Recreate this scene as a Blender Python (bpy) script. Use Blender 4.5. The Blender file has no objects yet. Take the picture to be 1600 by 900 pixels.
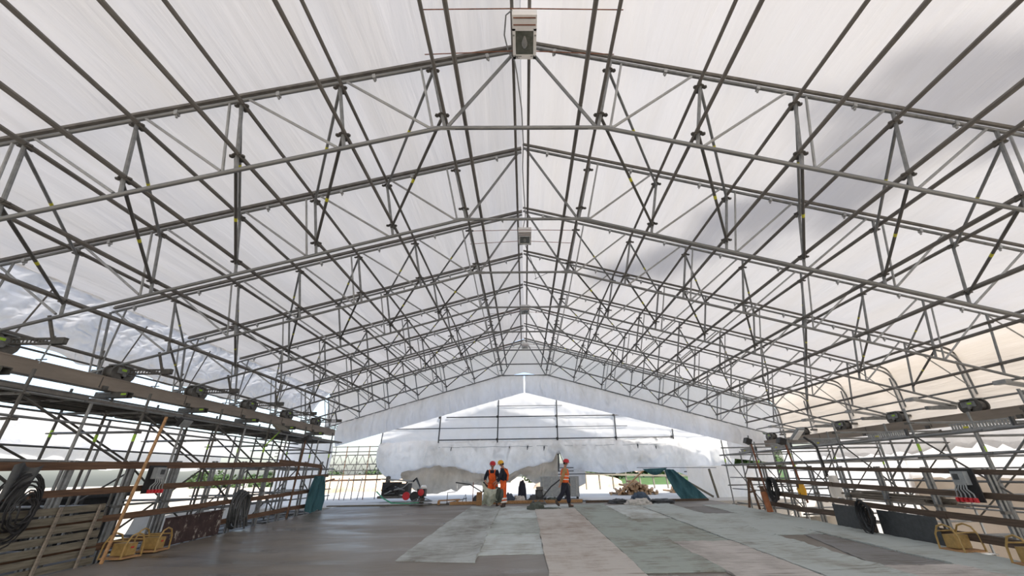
import bpy, bmesh, math, random
from mathutils import Vector, Matrix, noise
random.seed(7)
sc = bpy.context.scene
COL = sc.collection
V = Vector

# ------------------------------------------------------------------ camera
F, PT, YW, RL, CX = 615.34, 0.441, -0.017, -0.017, 827.158     # focal length in pixels of the 1600 wide frame, angles, principal point
def cam_dir(xr, u, d):
    c, s = math.cos(RL), math.sin(RL); X, u2 = c*xr - s*u, s*xr + c*u
    c, s = math.cos(PT), math.sin(PT); Y, Z = c*d - s*u2, s*d + c*u2
    c, s = math.cos(YW), math.sin(YW); return V((c*X - s*Y, s*X + c*Y, Z))
cam = bpy.data.objects.new('camera', bpy.data.cameras.new('camera')); COL.objects.link(cam)
r_, u_, d_ = cam_dir(1, 0, 0), cam_dir(0, 1, 0), cam_dir(0, 0, 1)
cam.matrix_world = Matrix(((r_.x, u_.x, -d_.x, 0), (r_.y, u_.y, -d_.y, 0), (r_.z, u_.z, -d_.z, 0), (0, 0, 0, 1)))
cam.data.sensor_width = 36; cam.data.lens = F*36/1600; cam.data.shift_x = (800-CX)/1600
cam.data.clip_end = 2000
sc.camera = cam

# ------------------------------------------------------------------ light
SUN = V((.42, -.60, .68)).normalized()
w = bpy.data.worlds.new('sky'); sc.world = w; w.use_nodes = True
nt = w.node_tree; bg = nt.nodes['Background']
sky = nt.nodes.new('ShaderNodeTexSky'); sky.sky_type = 'NISHITA'; sky.sun_disc = False
sky.sun_elevation = math.asin(SUN.z); sky.sun_rotation = math.atan2(SUN.x, SUN.y)
sky.dust_density = 2.5; sky.air_density = 1.0; sky.ozone_density = 1.0
hs = nt.nodes.new('ShaderNodeHueSaturation'); hs.inputs['Saturation'].default_value = .8
nt.links.new(sky.outputs[0], hs.inputs['Color']); nt.links.new(hs.outputs[0], bg.inputs[0]); bg.inputs[1].default_value = .30
sl = bpy.data.lights.new('sun', 'SUN'); sl.energy = 6.0; sl.angle = math.radians(1.5); sl.color = (1, .96, .9)
so = bpy.data.objects.new('sun', sl); COL.objects.link(so); so.rotation_euler = SUN.to_track_quat('Z', 'Y').to_euler()
vs = sc.view_settings; vs.view_transform = 'Standard'; vs.look = 'None'; vs.gamma = 1; vs.use_curve_mapping = False
vs.exposure = .12
sc.cycles.max_bounces = 8; sc.cycles.diffuse_bounces = 5; sc.cycles.transmission_bounces = 6; sc.cycles.transparent_max_bounces = 8

# ------------------------------------------------------------------ materials
def mat(name, col, rough=.7, metal=0, var=.25, scale=6, stretch=(1, 1, 1), bump=.15, col2=None, spec=.5, coord='Object'):
    m = bpy.data.materials.new(name); m.use_nodes = True; t = m.node_tree; n = t.nodes; b = n['Principled BSDF']
    tc = n.new('ShaderNodeTexCoord'); mp = n.new('ShaderNodeMapping'); mp.inputs['Scale'].default_value = stretch
    nz = n.new('ShaderNodeTexNoise'); nz.inputs['Scale'].default_value = scale; nz.inputs['Detail'].default_value = 6; nz.inputs['Roughness'].default_value = .62
    rp = n.new('ShaderNodeValToRGB')
    c2 = col2 or tuple(c*(1-var) for c in col); c1 = col if col2 else tuple(min(1, c*(1+var*.6)) for c in col)
    rp.color_ramp.elements[0].position = .32; rp.color_ramp.elements[1].position = .68
    rp.color_ramp.elements[0].color = (*c2, 1); rp.color_ramp.elements[1].color = (*c1, 1)
    L = t.links.new
    L(tc.outputs[coord], mp.inputs[0]); L(mp.outputs[0], nz.inputs[0]); L(nz.outputs[0], rp.inputs[0]); L(rp.outputs[0], b.inputs['Base Color'])
    b.inputs['Roughness'].default_value = rough; b.inputs['Metallic'].default_value = metal; b.inputs['Specular IOR Level'].default_value = spec
    if bump:
        bm = n.new('ShaderNodeBump'); bm.inputs['Strength'].default_value = bump; bm.inputs['Distance'].default_value = .02
        L(nz.outputs[0], bm.inputs['Height']); L(bm.outputs[0], b.inputs['Normal'])
    return m
def fabric(name, col, trans=.5, wr=(1.6, .16, 1.6), amt=.5, dirt=.12, fine=60, tcol=None, ridged=False, dist=.12):
    m = bpy.data.materials.new(name); m.use_nodes = True; t = m.node_tree; n = t.nodes; L = t.links.new
    n.remove(n['Principled BSDF']); out = n['Material Output']
    tc = n.new('ShaderNodeTexCoord')
    mp = n.new('ShaderNodeMapping'); mp.inputs['Scale'].default_value = wr
    nz = n.new('ShaderNodeTexNoise'); nz.inputs['Scale'].default_value = 2.2; nz.inputs['Detail'].default_value = 5
    nz.inputs['Distortion'].default_value = .35
    if ridged: nz.noise_type = 'RIDGED_MULTIFRACTAL'; nz.inputs['Scale'].default_value = 1.3; nz.inputs['Detail'].default_value = 6; nz.inputs['Distortion'].default_value = .6
    L(tc.outputs['Object'], mp.inputs[0]); L(mp.outputs[0], nz.inputs[0])
    bm = n.new('ShaderNodeBump'); bm.inputs['Strength'].default_value = amt; bm.inputs['Distance'].default_value = dist
    L(nz.outputs[0], bm.inputs['Height'])
    n2 = n.new('ShaderNodeTexNoise'); n2.inputs['Scale'].default_value = .7; n2.inputs['Detail'].default_value = 8; n2.inputs['Roughness'].default_value = .7
    L(mp.outputs[0], n2.inputs[0])
    rp = n.new('ShaderNodeValToRGB'); rp.color_ramp.elements[0].position = .3; rp.color_ramp.elements[1].position = .62
    rp.color_ramp.elements[0].color = (*[c*(1-dirt)*k for c, k in zip(col, (1, .98, .94))], 1); rp.color_ramp.elements[1].color = (*col, 1)
    L(n2.outputs[0], rp.inputs[0])
    d = n.new('ShaderNodeBsdfDiffuse'); tr = n.new('ShaderNodeBsdfTranslucent'); mx = n.new('ShaderNodeMixShader'); mx.inputs[0].default_value = trans
    L(rp.outputs[0], d.inputs[0])
    if tcol:
        mm = n.new('ShaderNodeMixRGB'); mm.blend_type = 'MULTIPLY'; mm.inputs[0].default_value = 1; mm.inputs[2].default_value = (*tcol, 1)
        L(rp.outputs[0], mm.inputs[1]); L(mm.outputs[0], tr.inputs[0])
    else: L(rp.outputs[0], tr.inputs[0])
    L(bm.outputs[0], d.inputs['Normal']); L(bm.outputs[0], tr.inputs['Normal'])
    L(d.outputs[0], mx.inputs[1]); L(tr.outputs[0], mx.inputs[2]); L(mx.outputs[0], out.inputs[0])
    return m
M = {}
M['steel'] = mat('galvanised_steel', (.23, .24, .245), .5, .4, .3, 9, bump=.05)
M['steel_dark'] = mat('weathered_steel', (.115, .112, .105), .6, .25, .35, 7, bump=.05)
M['steel_brown'] = mat('dull_brown_steel', (.165, .157, .145), .6, .2, .3, 6, bump=.05)
M['alu'] = mat('aluminium', (.36, .37, .37), .45, .45, .2, 9, bump=.04)
M['rail'] = mat('track_beam_steel', (.30, .26, .222), .7, .1, .25, 4, (1, .2, 1), .08)
M['rust'] = mat('rusty_bar', (.24, .10, .06), .8, .1, .4, 20)
M['wood'] = mat('brown_board', (.135, .076, .046), .8, 0, .45, 5, (4, .35, 6), .25)
M['wood_grey'] = mat('weathered_timber', (.17, .155, .12), .85, 0, .4, 5, (4, .5, 6), .25)
M['lath_wood'] = mat('grey_lath', (.26, .225, .185), .85, 0, .35, 6, (4, .5, 6), .2)
M['wood_dark'] = mat('dark_board', (.105, .075, .055), .8, 0, .4, 5, (4, .35, 6), .25)
M['wood_new'] = mat('fresh_timber', (.42, .24, .11), .75, 0, .35, 5, (4, .6, 4), .2)
M['yellow'] = mat('yellow_paint', (.38, .25, .085), .5, 0, .25, 12)
M['tag'] = mat('yellow_sticker', (.62, .60, .04), .5, 0, .2, 30, bump=0)
M['tag_green'] = mat('lime_sticker', (.36, .62, .05), .5, 0, .2, 30, bump=0)
M['black'] = mat('black_rubber', (.018, .018, .02), .55, 0, .3, 12)
M['darkgrey'] = mat('dark_grey_paint', (.05, .055, .06), .5, 0, .3, 10)
M['grey'] = mat('grey_paint', (.30, .32, .33), .5, 0, .2, 8)
M['white'] = mat('white_enamel', (.88, .89, .90), .4, 0, .04, 8, bump=.02)
M['red'] = mat('red_plastic', (.55, .02, .03), .4, 0, .2, 8, bump=0)
M['hyellow'] = mat('yellow_helmet', (.80, .42, .02), .35, 0, .1, 8, bump=0)
M['orange'] = mat('orange_hivis', (.85, .13, .02), .75, 0, .3, 9, bump=.2)
M['reflect'] = mat('reflective_tape', (.72, .72, .70), .35, .1, .1, 20, bump=0)
M['navy'] = mat('navy_cloth', (.018, .02, .035), .85, 0, .35, 10, bump=.2)
M['beige_shirt'] = mat('beige_shirt', (.42, .27, .12), .85, 0, .2, 10, bump=.2)
M['skin'] = mat('skin', (.46, .25, .17), .6, 0, .1, 15, bump=.05)
M['boot'] = mat('boot_leather', (.06, .045, .035), .7, 0, .3, 12)
M['hair'] = mat('dark_hair', (.03, .02, .015), .7, 0, .3, 30)
M['mesh_roof'] = fabric('roof_tarpaulin', (.88, .87, .865), .5, (1.9, .17, 1.9), .26, .03, tcol=(.505, .50, .50))
M['mesh_roof_right'] = fabric('wall_tarpaulin_beige', (.88, .83, .775), .5, (1.5, .13, 1.5), .6, .12, tcol=(.64, .62, .595))
M['mesh_skirt'] = fabric('crinkled_skirt_fabric', (.84, .83, .83), .5, (5, 2.2, 2.6), 1.0, .14, ridged=True)
M['mesh_gable'] = fabric('gable_fabric', (.90, .86, .82), .6, (1.0, 1.0, .6), .35, .08)
M['mesh_valance'] = fabric('valance_netting', (.92, .91, .91), .62, (2.4, 1, .8), .7, .14, ridged=True, dist=.2)
M['mesh_curtain'] = fabric('curtain_sheeting', (.88, .87, .86), .55, (1.1, 1, .8), .9, .25, ridged=True, dist=.4)
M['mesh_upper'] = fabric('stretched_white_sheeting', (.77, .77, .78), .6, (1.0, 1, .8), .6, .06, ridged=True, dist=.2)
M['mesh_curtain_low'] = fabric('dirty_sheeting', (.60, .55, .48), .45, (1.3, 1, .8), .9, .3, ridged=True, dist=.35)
M['sheet_white'] = fabric('white_sheeting', (.96, .96, .96), .45, (1.6, .5, .8), .6, .08)
M['sheet_grey'] = fabric('grey_sheeting', (.62, .62, .63), .35, (1.6, .5, .8), .6, .1)
M['sheet_beige'] = fabric('beige_sheeting', (.42, .36, .30), .2, (1.6, .5, .8), .4, .1)
M['teal'] = fabric('teal_canvas', (.08, .185, .22), .15, (5, 5, .8), .9, .35)
M['blanket'] = mat('grey_green_blanket', (.46, .48, .40), .9, 0, .2, 6, bump=.5)
M['blanket_dark'] = mat('olive_tarpaulin', (.085, .10, .085), .8, 0, .35, 6, bump=.5)
M['cloth_white'] = mat('dirty_white_cloth', (.55, .53, .50), .85, 0, .3, 9, bump=.5)
M['cloth_blue'] = mat('slate_blue_cloth', (.07, .10, .15), .8, 0, .35, 9, bump=.5)
M['orange_pipe'] = mat('orange_pipe', (.36, .13, .05), .6, 0, .2, 8)
M['sand'] = mat('sand', (.62, .47, .33), .95, 0, .25, 3, bump=.4)
M['pale_ground'] = mat('pale_concrete_ground', (.62, .60, .56), .9, 0, .2, .6, bump=.2)
M['leaf'] = mat('leaf', (.042, .082, .02), .7, 0, .5, 2, bump=0)
M['bark'] = mat('bark', (.10, .075, .05), .9, 0, .3, 6)
M['log'] = mat('cut_logs', (.50, .34, .21), .85, 0, .45, 8)
M['pink_wall'] = mat('rendered_wall', (.62, .42, .34), .9, 0, .1, 3)
M['glass'] = mat('lamp_glass', (.12, .13, .11), .08, 0, .35, 14, bump=.1, spec=.8)
M['wlime'] = None
def concrete():
    m = bpy.data.materials.new('fresh_concrete'); m.use_nodes = True; t = m.node_tree; n = t.nodes; b = n['Principled BSDF']; L = t.links.new
    tc = n.new('ShaderNodeTexCoord')
    def nz(sc_, st, det=8, ro=.6, dis=0):
        mp = n.new('ShaderNodeMapping'); mp.inputs['Scale'].default_value = st
        x = n.new('ShaderNodeTexNoise'); x.inputs['Scale'].default_value = sc_; x.inputs['Detail'].default_value = det; x.inputs['Roughness'].default_value = ro; x.inputs['Distortion'].default_value = dis
        L(tc.outputs['Object'], mp.inputs[0]); L(mp.outputs[0], x.inputs[0]); return x
    a = nz(1.1, (.35, 1.1, 1), 9, .62, .5); c = nz(.35, (.6, 1, 1), 4); f = nz(14, (.5, 1, 1), 4)
    r1 = n.new('ShaderNodeValToRGB'); e = r1.color_ramp.elements; e[0].position = .3; e[0].color = (.088, .070, .053, 1); e[1].position = .70; e[1].color = (.235, .215, .192, 1)
    L(a.outputs[0], r1.inputs[0])
    r2 = n.new('ShaderNodeValToRGB'); e = r2.color_ramp.elements; e[0].position = .38; e[0].color = (.8, .76, .70, 1); e[1].position = .62; e[1].color = (1.15, 1.17, 1.2, 1)
    L(c.outputs[0], r2.inputs[0])
    mm = n.new('ShaderNodeMixRGB'); mm.blend_type = 'MULTIPLY'; mm.inputs[0].default_value = 1; L(r1.outputs[0], mm.inputs[1]); L(r2.outputs[0], mm.inputs[2]); L(mm.outputs[0], b.inputs['Base Color'])
    mr = n.new('ShaderNodeMapRange'); mr.inputs[1].default_value = .35; mr.inputs[2].default_value = .65; mr.inputs[3].default_value = .27; mr.inputs[4].default_value = .62
    L(a.outputs[0], mr.inputs[0]); L(mr.outputs[0], b.inputs['Roughness'])
    ad = n.new('ShaderNodeMath'); ad.operation = 'MULTIPLY_ADD'; ad.inputs[1].default_value = .25; L(f.outputs[0], ad.inputs[0]); L(a.outputs[0], ad.inputs[2])
    bm = n.new('ShaderNodeBump'); bm.inputs['Strength'].default_value = .35; bm.inputs['Distance'].default_value = .03; L(ad.outputs[0], bm.inputs['Height']); L(bm.outputs[0], b.inputs['Normal'])
    return m
M['concrete'] = concrete()
def matmat(name, col, stain, smin=.52, smax=.72, ripple=.6):
    m = bpy.data.materials.new(name); m.use_nodes = True; t = m.node_tree; n = t.nodes; b = n['Principled BSDF']; L = t.links.new
    tc = n.new('ShaderNodeTexCoord')
    def nz(sc_, st, det=8, ro=.65):
        mp = n.new('ShaderNodeMapping'); mp.inputs['Scale'].default_value = st
        x = n.new('ShaderNodeTexNoise'); x.inputs['Scale'].default_value = sc_; x.inputs['Detail'].default_value = det; x.inputs['Roughness'].default_value = ro
        L(tc.outputs['Object'], mp.inputs[0]); L(mp.outputs[0], x.inputs[0]); return x
    a = nz(.9, (1.1, .55, 1)); c = nz(3.2, (.6, 3.2, 1), 10, .72); f = nz(60, (1, 1, 1), 2)
    r = n.new('ShaderNodeValToRGB'); e = r.color_ramp.elements; e[0].position = smin; e[0].color = (*col, 1); e[1].position = smax; e[1].color = (*stain, 1)
    ad = n.new('ShaderNodeMath'); ad.operation = 'MULTIPLY_ADD'; ad.inputs[1].default_value = .45
    L(c.outputs[0], ad.inputs[0]); sc2 = n.new('ShaderNodeMath'); sc2.operation = 'MULTIPLY'; sc2.inputs[1].default_value = .6; L(a.outputs[0], sc2.inputs[0]); L(sc2.outputs[0], ad.inputs[2])
    L(ad.outputs[0], r.inputs[0])
    cr = nz(1.7, (.55, 6.5, 1), 6, .6); r3 = n.new('ShaderNodeValToRGB'); e3 = r3.color_ramp.elements; e3[0].position = .60; e3[0].color = (1, 1, 1, 1); e3[1].position = .66; e3[1].color = (.55, .52, .48, 1); L(cr.outputs[0], r3.inputs[0])
    m3 = n.new('ShaderNodeMixRGB'); m3.blend_type = 'MULTIPLY'; m3.inputs[0].default_value = .8; L(r.outputs[0], m3.inputs[1]); L(r3.outputs[0], m3.inputs[2]); L(m3.outputs[0], b.inputs['Base Color'])
    b.inputs['Roughness'].default_value = .9; b.inputs['Specular IOR Level'].default_value = .2
    a2 = n.new('ShaderNodeMath'); a2.operation = 'MULTIPLY_ADD'; a2.inputs[1].default_value = .25; L(f.outputs[0], a2.inputs[0]); L(c.outputs[0], a2.inputs[2])
    bm = n.new('ShaderNodeBump'); bm.inputs['Strength'].default_value = ripple; bm.inputs['Distance'].default_value = .04; L(a2.outputs[0], bm.inputs['Height']); L(bm.outputs[0], b.inputs['Normal'])
    return m
M['mat_pale'] = matmat('pale_curing_felt', (0.564, 0.615, 0.615), (0.276, 0.263, 0.226), .47, .68, .8)
M['mat_dirty'] = matmat('grimy_felt', (.50, .535, .53), (.21, .20, .175), .475, .68, 1.0)
M['mat_pale2'] = matmat('pale_felt_greenish', (.50, .55, .54), (.24, .24, .21), .45, .66, .9)
M['mat_brown'] = matmat('brown_stained_felt', (.53, .505, .475), (.27, .195, .15), .5, .70)
M['mat_green'] = matmat('green_grey_felt', (0.352, 0.395, 0.368), (0.202, 0.185, 0.149), .5, .68)
M['mat_grey'] = matmat('grey_felt', (0.439, 0.483, 0.474), (0.228, 0.211, 0.176), .52, .7)
M['mat_pink'] = matmat('pinkish_felt', (0.526, 0.502, 0.483), (0.263, 0.244, 0.226), .47, .7)
M['mat_dark'] = matmat('wet_dark_felt', (0.237, 0.237, 0.237), (0.149, 0.132, 0.114), .5, .7)
def ground_mat():
    m = bpy.data.materials.new('open_ground'); m.use_nodes = True; t = m.node_tree; n = t.nodes; b = n['Principled BSDF']; L = t.links.new
    tc = n.new('ShaderNodeTexCoord'); mp = n.new('ShaderNodeMapping'); mp.inputs['Scale'].default_value = (.02, .035, 1)
    x = n.new('ShaderNodeTexNoise'); x.inputs['Scale'].default_value = 1.6; x.inputs['Detail'].default_value = 7
    L(tc.outputs['Object'], mp.inputs[0]); L(mp.outputs[0], x.inputs[0])
    r = n.new('ShaderNodeValToRGB'); e = r.color_ramp.elements; e[0].position = .30; e[0].color = (.16, .27, .08, 1); e[1].position = .38; e[1].color = (.62, .54, .44, 1)
    L(x.outputs[0], r.inputs[0]); L(r.outputs[0], b.inputs['Base Color']); b.inputs['Roughness'].default_value = .95
    return m
M['ground'] = ground_mat()
M['grass'] = mat('meadow', (.075, .145, .035), .9, 0, .35, 1.5, bump=.3)
def limed():
    m = mat('rusty_plate', (.05, .028, .028), .7, .1, .4, 5)
    t = m.node_tree; n = t.nodes; L = t.links.new; b = n['Principled BSDF']; old = b.inputs['Base Color'].links[0].from_socket
    tc = n.new('ShaderNodeTexCoord'); mp = n.new('ShaderNodeMapping'); mp.inputs['Scale'].default_value = (1, 2.6, 1.6)
    x = n.new('ShaderNodeTexNoise'); x.inputs['Scale'].default_value = 2.6; x.inputs['Detail'].default_value = 8; x.inputs['Roughness'].default_value = .75
    L(tc.outputs['Object'], mp.inputs[0]); L(mp.outputs[0], x.inputs[0])
    r = n.new('ShaderNodeValToRGB'); r.color_ramp.elements[0].position = .55; r.color_ramp.elements[1].position = .63
    L(x.outputs[0], r.inputs[0]); mm = n.new('ShaderNodeMixRGB'); L(r.outputs[0], mm.inputs[0]); L(old, mm.inputs[1]); mm.inputs[2].default_value = (.42, .38, .33, 1); L(mm.outputs[0], b.inputs['Base Color'])
    return m
M['wlime'] = limed()

# ------------------------------------------------------------------ helpers
def fz(y): return -1.7 + .024*y                     # top of the concrete deck (it climbs gently away from the camera)
class MB:
    def __init__(s): s.v = []; s.f = []; s.sm = False
    def add(s, vs_, fs):
        o = len(s.v); s.v += [tuple(q) for q in vs_]; s.f += [tuple(i+o for i in q) for q in fs]; return s
    def box(s, c, d, R=None):
        c = V(c); vs_ = []
        for z in (-.5, .5):
            for x, y in ((-.5, -.5), (.5, -.5), (.5, .5), (-.5, .5)):
                q = V((x*d[0], y*d[1], z*d[2])); q = (R @ q) if R is not None else q; vs_.append(c+q)
        return s.add(vs_, [(0, 3, 2, 1), (4, 5, 6, 7), (0, 1, 5, 4), (1, 2, 6, 5), (2, 3, 7, 6), (3, 0, 4, 7)])
    def bar(s, a, b, w_, h, up=(0, 0, 1)):           # rectangular bar from a to b
        a, b = V(a), V(b); d = (b-a); l = d.length; d.normalize(); up = V(up)
        sd = d.cross(up)
        if sd.length < 1e-4: sd = d.cross(V((1, 0, 0)))
        sd.normalize(); u = sd.cross(d)
        R = Matrix((sd, d, u)).transposed()
        return s.box((a+b)/2, (w_, l, h), R)
    def tube(s, pts, r, n=7, caps=True, closed=False):
        pts = [V(p) for p in pts]; k = len(pts); rs = r if isinstance(r, (list, tuple)) else [r]*k
        rings = []; prev = None
        for i, p in enumerate(pts):
            if closed: t = pts[(i+1) % k]-pts[i-1]
            else: t = pts[min(i+1, k-1)]-pts[max(i-1, 0)]
            t.normalize()
            if prev is None:
                a = t.cross(V((0, 0, 1)))
                if a.length < .05: a = t.cross(V((1, 0, 0)))
            else:
                a = prev - t*prev.dot(t)
            a.normalize(); prev = a; b = t.cross(a)
            rings.append([p+(a*math.cos(2*math.pi*j/n)+b*math.sin(2*math.pi*j/n))*rs[i] for j in range(n)])
        o = [q for R in rings for q in R]; fs = []
        for i in range(k if closed else k-1):
            i2 = (i+1) % k
            for j in range(n): fs.append((i*n+j, i*n+(j+1) % n, i2*n+(j+1) % n, i2*n+j))
        if caps and not closed: fs += [tuple(range(n-1, -1, -1)), tuple((k-1)*n+j for j in range(n))]
        s.sm = True
        return s.add(o, fs)
    def grid(s, fn, nu, nv):
        o = [fn(i/nu, j/nv) for j in range(nv+1) for i in range(nu+1)]
        fs = [(j*(nu+1)+i, j*(nu+1)+i+1, (j+1)*(nu+1)+i+1, (j+1)*(nu+1)+i) for j in range(nv) for i in range(nu)]
        s.sm = True
        return s.add(o, fs)
    def lathe(s, prof, c=(0, 0, 0), n=12, R=None):
        c = V(c); o = []; k = len(prof)
        for r, z in prof:
            for j in range(n):
                q = V((r*math.cos(2*math.pi*j/n), r*math.sin(2*math.pi*j/n), z)); o.append(c+(R @ q if R is not None else q))
        fs = [(i*n+j, i*n+(j+1) % n, (i+1)*n+(j+1) % n, (i+1)*n+j) for i in range(k-1) for j in range(n)]
        fs += [tuple(range(n-1, -1, -1)), tuple((k-1)*n+j for j in range(n))]
        s.sm = True
        return s.add(o, fs)
    def mesh(s, name, m, smooth=None):
        me = bpy.data.meshes.new(name); me.from_pydata(s.v, [], s.f); me.materials.append(M[m] if isinstance(m, str) else m)
        sm = s.sm if smooth is None else smooth
        if sm:
            me.polygons.foreach_set('use_smooth', [True]*len(me.polygons))
            me.set_sharp_from_angle(angle=math.radians(45))
        me.update(); return me
    def build(s, name, m, parent=None, loc=None, smooth=None):
        return link(name, s.mesh(name, m, smooth), parent, loc)
def link(name, me, parent=None, loc=None, rot=None):
    o = bpy.data.objects.new(name, me); COL.objects.link(o)
    if parent: o.parent = parent
    if loc is not None: o.location = loc
    if rot is not None: o.rotation_euler = rot
    return o
LABELS = {}
def tag(o, label, cat, group=None):
    o['label'] = label; o['category'] = cat
    if group: o['group'] = group
    LABELS.setdefault(label, []).append(o.name); return o
def thing(name, label, cat, loc=(0, 0, 0), rz=0, group=None):
    o = bpy.data.objects.new(name, None); COL.objects.link(o); o.location = loc; o.rotation_euler = (0, 0, rz); o.empty_display_size = .2
    return tag(o, label, cat, group)
def struct(name, me_or_none, loc=None):
    o = link(name, me_or_none, None, loc); o['kind'] = 'structure'; return o
TC = {}
def unit_tube(r, m, n=7):                            # shared tube meshes, one per length bucket
    k = (round(r, 4), m, n)
    if k not in TC: TC[k] = MB().tube([(0, 0, 0), (0, 0, 1)], r, n).mesh('tube', m)
    return TC[k]
def tube_obj(name, a, b, r, m, parent=None, n=7):    # a straight tube as its own object; meshes are shared, stretched only along the tube
    a, b = V(a), V(b); d = b-a; o = link(name, unit_tube(r, m, n), parent, a)
    o.rotation_euler = d.to_track_quat('Z', 'Y').to_euler(); o.scale = (1, 1, d.length); return o
def shared(name, mb_fn, m):
    k = ('s', name, m)
    if k not in TC: TC[k] = mb_fn().mesh(name, m)
    return TC[k]
ORD = 'zeroth first second third fourth fifth sixth seventh eighth ninth tenth eleventh twelfth thirteenth fourteenth fifteenth'.split()
def nse(x, y, z=0): return noise.noise(V((x, y, z)))
rosette_mesh = MB().lathe([(.068, -.006), (.072, 0), (.068, .006)], n=8).lathe([(.036, -.012), (.04, 0), (.036, .012)], (.085, 0, -.004), 6).lathe([(.036, -.012), (.04, 0), (.036, .012)], (-.085, 0, -.004), 6).box((0, .07, 0), (.05, .10, .05)).mesh('rosette', 'steel_dark')
def sticker(parent, a, b, t, r, m='tag', ln=.10):
    a, b = V(a), V(b); d = (b-a).normalized(); p = a+(b-a)*t
    return tube_obj('sticker', p-d*ln/2, p+d*ln/2, r*1.06, m, parent)

# ------------------------------------------------------------------ ground, deck
S = 2.57; Y0 = 4.738
def TY(n): return Y0+S*n
struct('ground', MB().grid(lambda u, v: (-300+600*u, -40+640*v, -3.3 + .25*nse(u*30, v*30)), 60, 60).mesh('ground', 'ground'))
DE = 20.75
def deck():
    b = MB(); xs = (-8.53, 8.53); n = 12
    for i in range(n):
        ya, yb = -4+(DE+4)*i/n, -4+(DE+4)*(i+1)/n
        o = [(xs[0], ya, fz(ya)), (xs[1], ya, fz(ya)), (xs[1], yb, fz(yb)), (xs[0], yb, fz(yb))]
        lo = [(x, y, z-.55) for x, y, z in o]
        b.add(o+lo, [(0, 1, 2, 3), (0, 3, 7, 4), (1, 5, 6, 2)]+([(0, 4, 5, 1)] if i == 0 else [])+([(3, 2, 6, 7)] if i == n-1 else []))
    return b.mesh('floor', 'concrete')
struct('floor', deck())
struct('floor_beyond', MB().box((8, 42, -1.62), (50, 42.4, .7)).mesh('floor_beyond', 'pale_ground'))
struct('field', MB().grid(lambda u, v: (7+130*u, 47+150*v, -1.31 + .9*v + min(v*10, .4) + .12*nse(u*20, v*20)), 40, 30).mesh('field', 'grass'))

# ------------------------------------------------------------------ roof geometry
def zl(x): return 7.009-.28*abs(x)
def top_off(s): return .125 if s < 0 else .26
NL, NR = 7, 8
def xk(k): return 1.585+1.565*(k-1)
XEL, XKN, XW, ZW = -10.96, 13.75, 14.35, 1.75       # left chord end, right knee, right wall leg, foot of the leg
def knee(off, z_end):                                 # right hand line from the knee round and down
    p = []; z0 = zl(XKN)+off
    for i in range(7):
        a = math.radians(15.6+(90-15.6)*i/6); r = .62
        p.append((XKN+r*(math.sin(a)-math.sin(math.radians(15.6))), z0-r*(math.cos(math.radians(15.6))-math.cos(a))))
    p.append((p[-1][0], z_end)); return p
# roof covering: one panel per bay and slope, held in the rails of the trusses
ceil = bpy.data.objects.new('ceiling', None); COL.objects.link(ceil); ceil['kind'] = 'structure'
def roof_z(x, y, v, s):
    off = .40+(-.07 if s < 0 else .07)*min(1, abs(x)/1.5)
    rip = .05*nse(x*1.5+9, y*.16, s*3.1) + .022*nse(x*4.5, y*.3, 2.2+s)
    env = math.sin(math.pi*min(max(v, 0), 1))**.6 if 0 < v < 1 else 0
    return zl(x)+off+.04*env+rip*env
bays = [(-6, -5), (-5, -4), (-4, -3), (-3, -2), (-2, -1), (-1, 0)] + [(i, i+1) for i in range(7)]
for a, b_ in bays:
    ya, yb = TY(a), TY(b_)+(.16 if b_ == 7 else 0)
    def fl_(u, v): x = -10.99*u; y = ya+(yb-ya)*v; return (x, y, roof_z(x, y, v, -1))
    MB().grid(fl_, 90, 16).build('tarpaulin_panel', 'mesh_roof', ceil)
    def fr_(u, v): x = XKN*u; y = ya+(yb-ya)*v; return (x, y, roof_z(x, y, v, 1))
    MB().grid(fr_, 100, 16).build('tarpaulin_panel', 'mesh_roof', ceil)
    kp = knee(.47, 1.32)
    kp = kp[:-1]+[(kp[-2][0], kp[-2][1]-(kp[-2][1]-1.32)*i/10) for i in range(1, 11)]
    def fw_(u, v):
        q = u*(len(kp)-1); i = min(int(q), len(kp)-2); t = q-i
        x = kp[i][0]*(1-t)+kp[i+1][0]*t; z = kp[i][1]*(1-t)+kp[i+1][1]*t; y = ya+(yb-ya)*v
        e = math.sin(math.pi*v)
        return (x+e*(.10*nse(z*.9, y*.9, 5)+.05)*(u**.5), y, z+(0 if u < .95 else .05*nse(y*2, 3)))
    MB().grid(fw_, 30, 16).build('wall_tarpaulin', 'mesh_roof_right', ceil)
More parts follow.
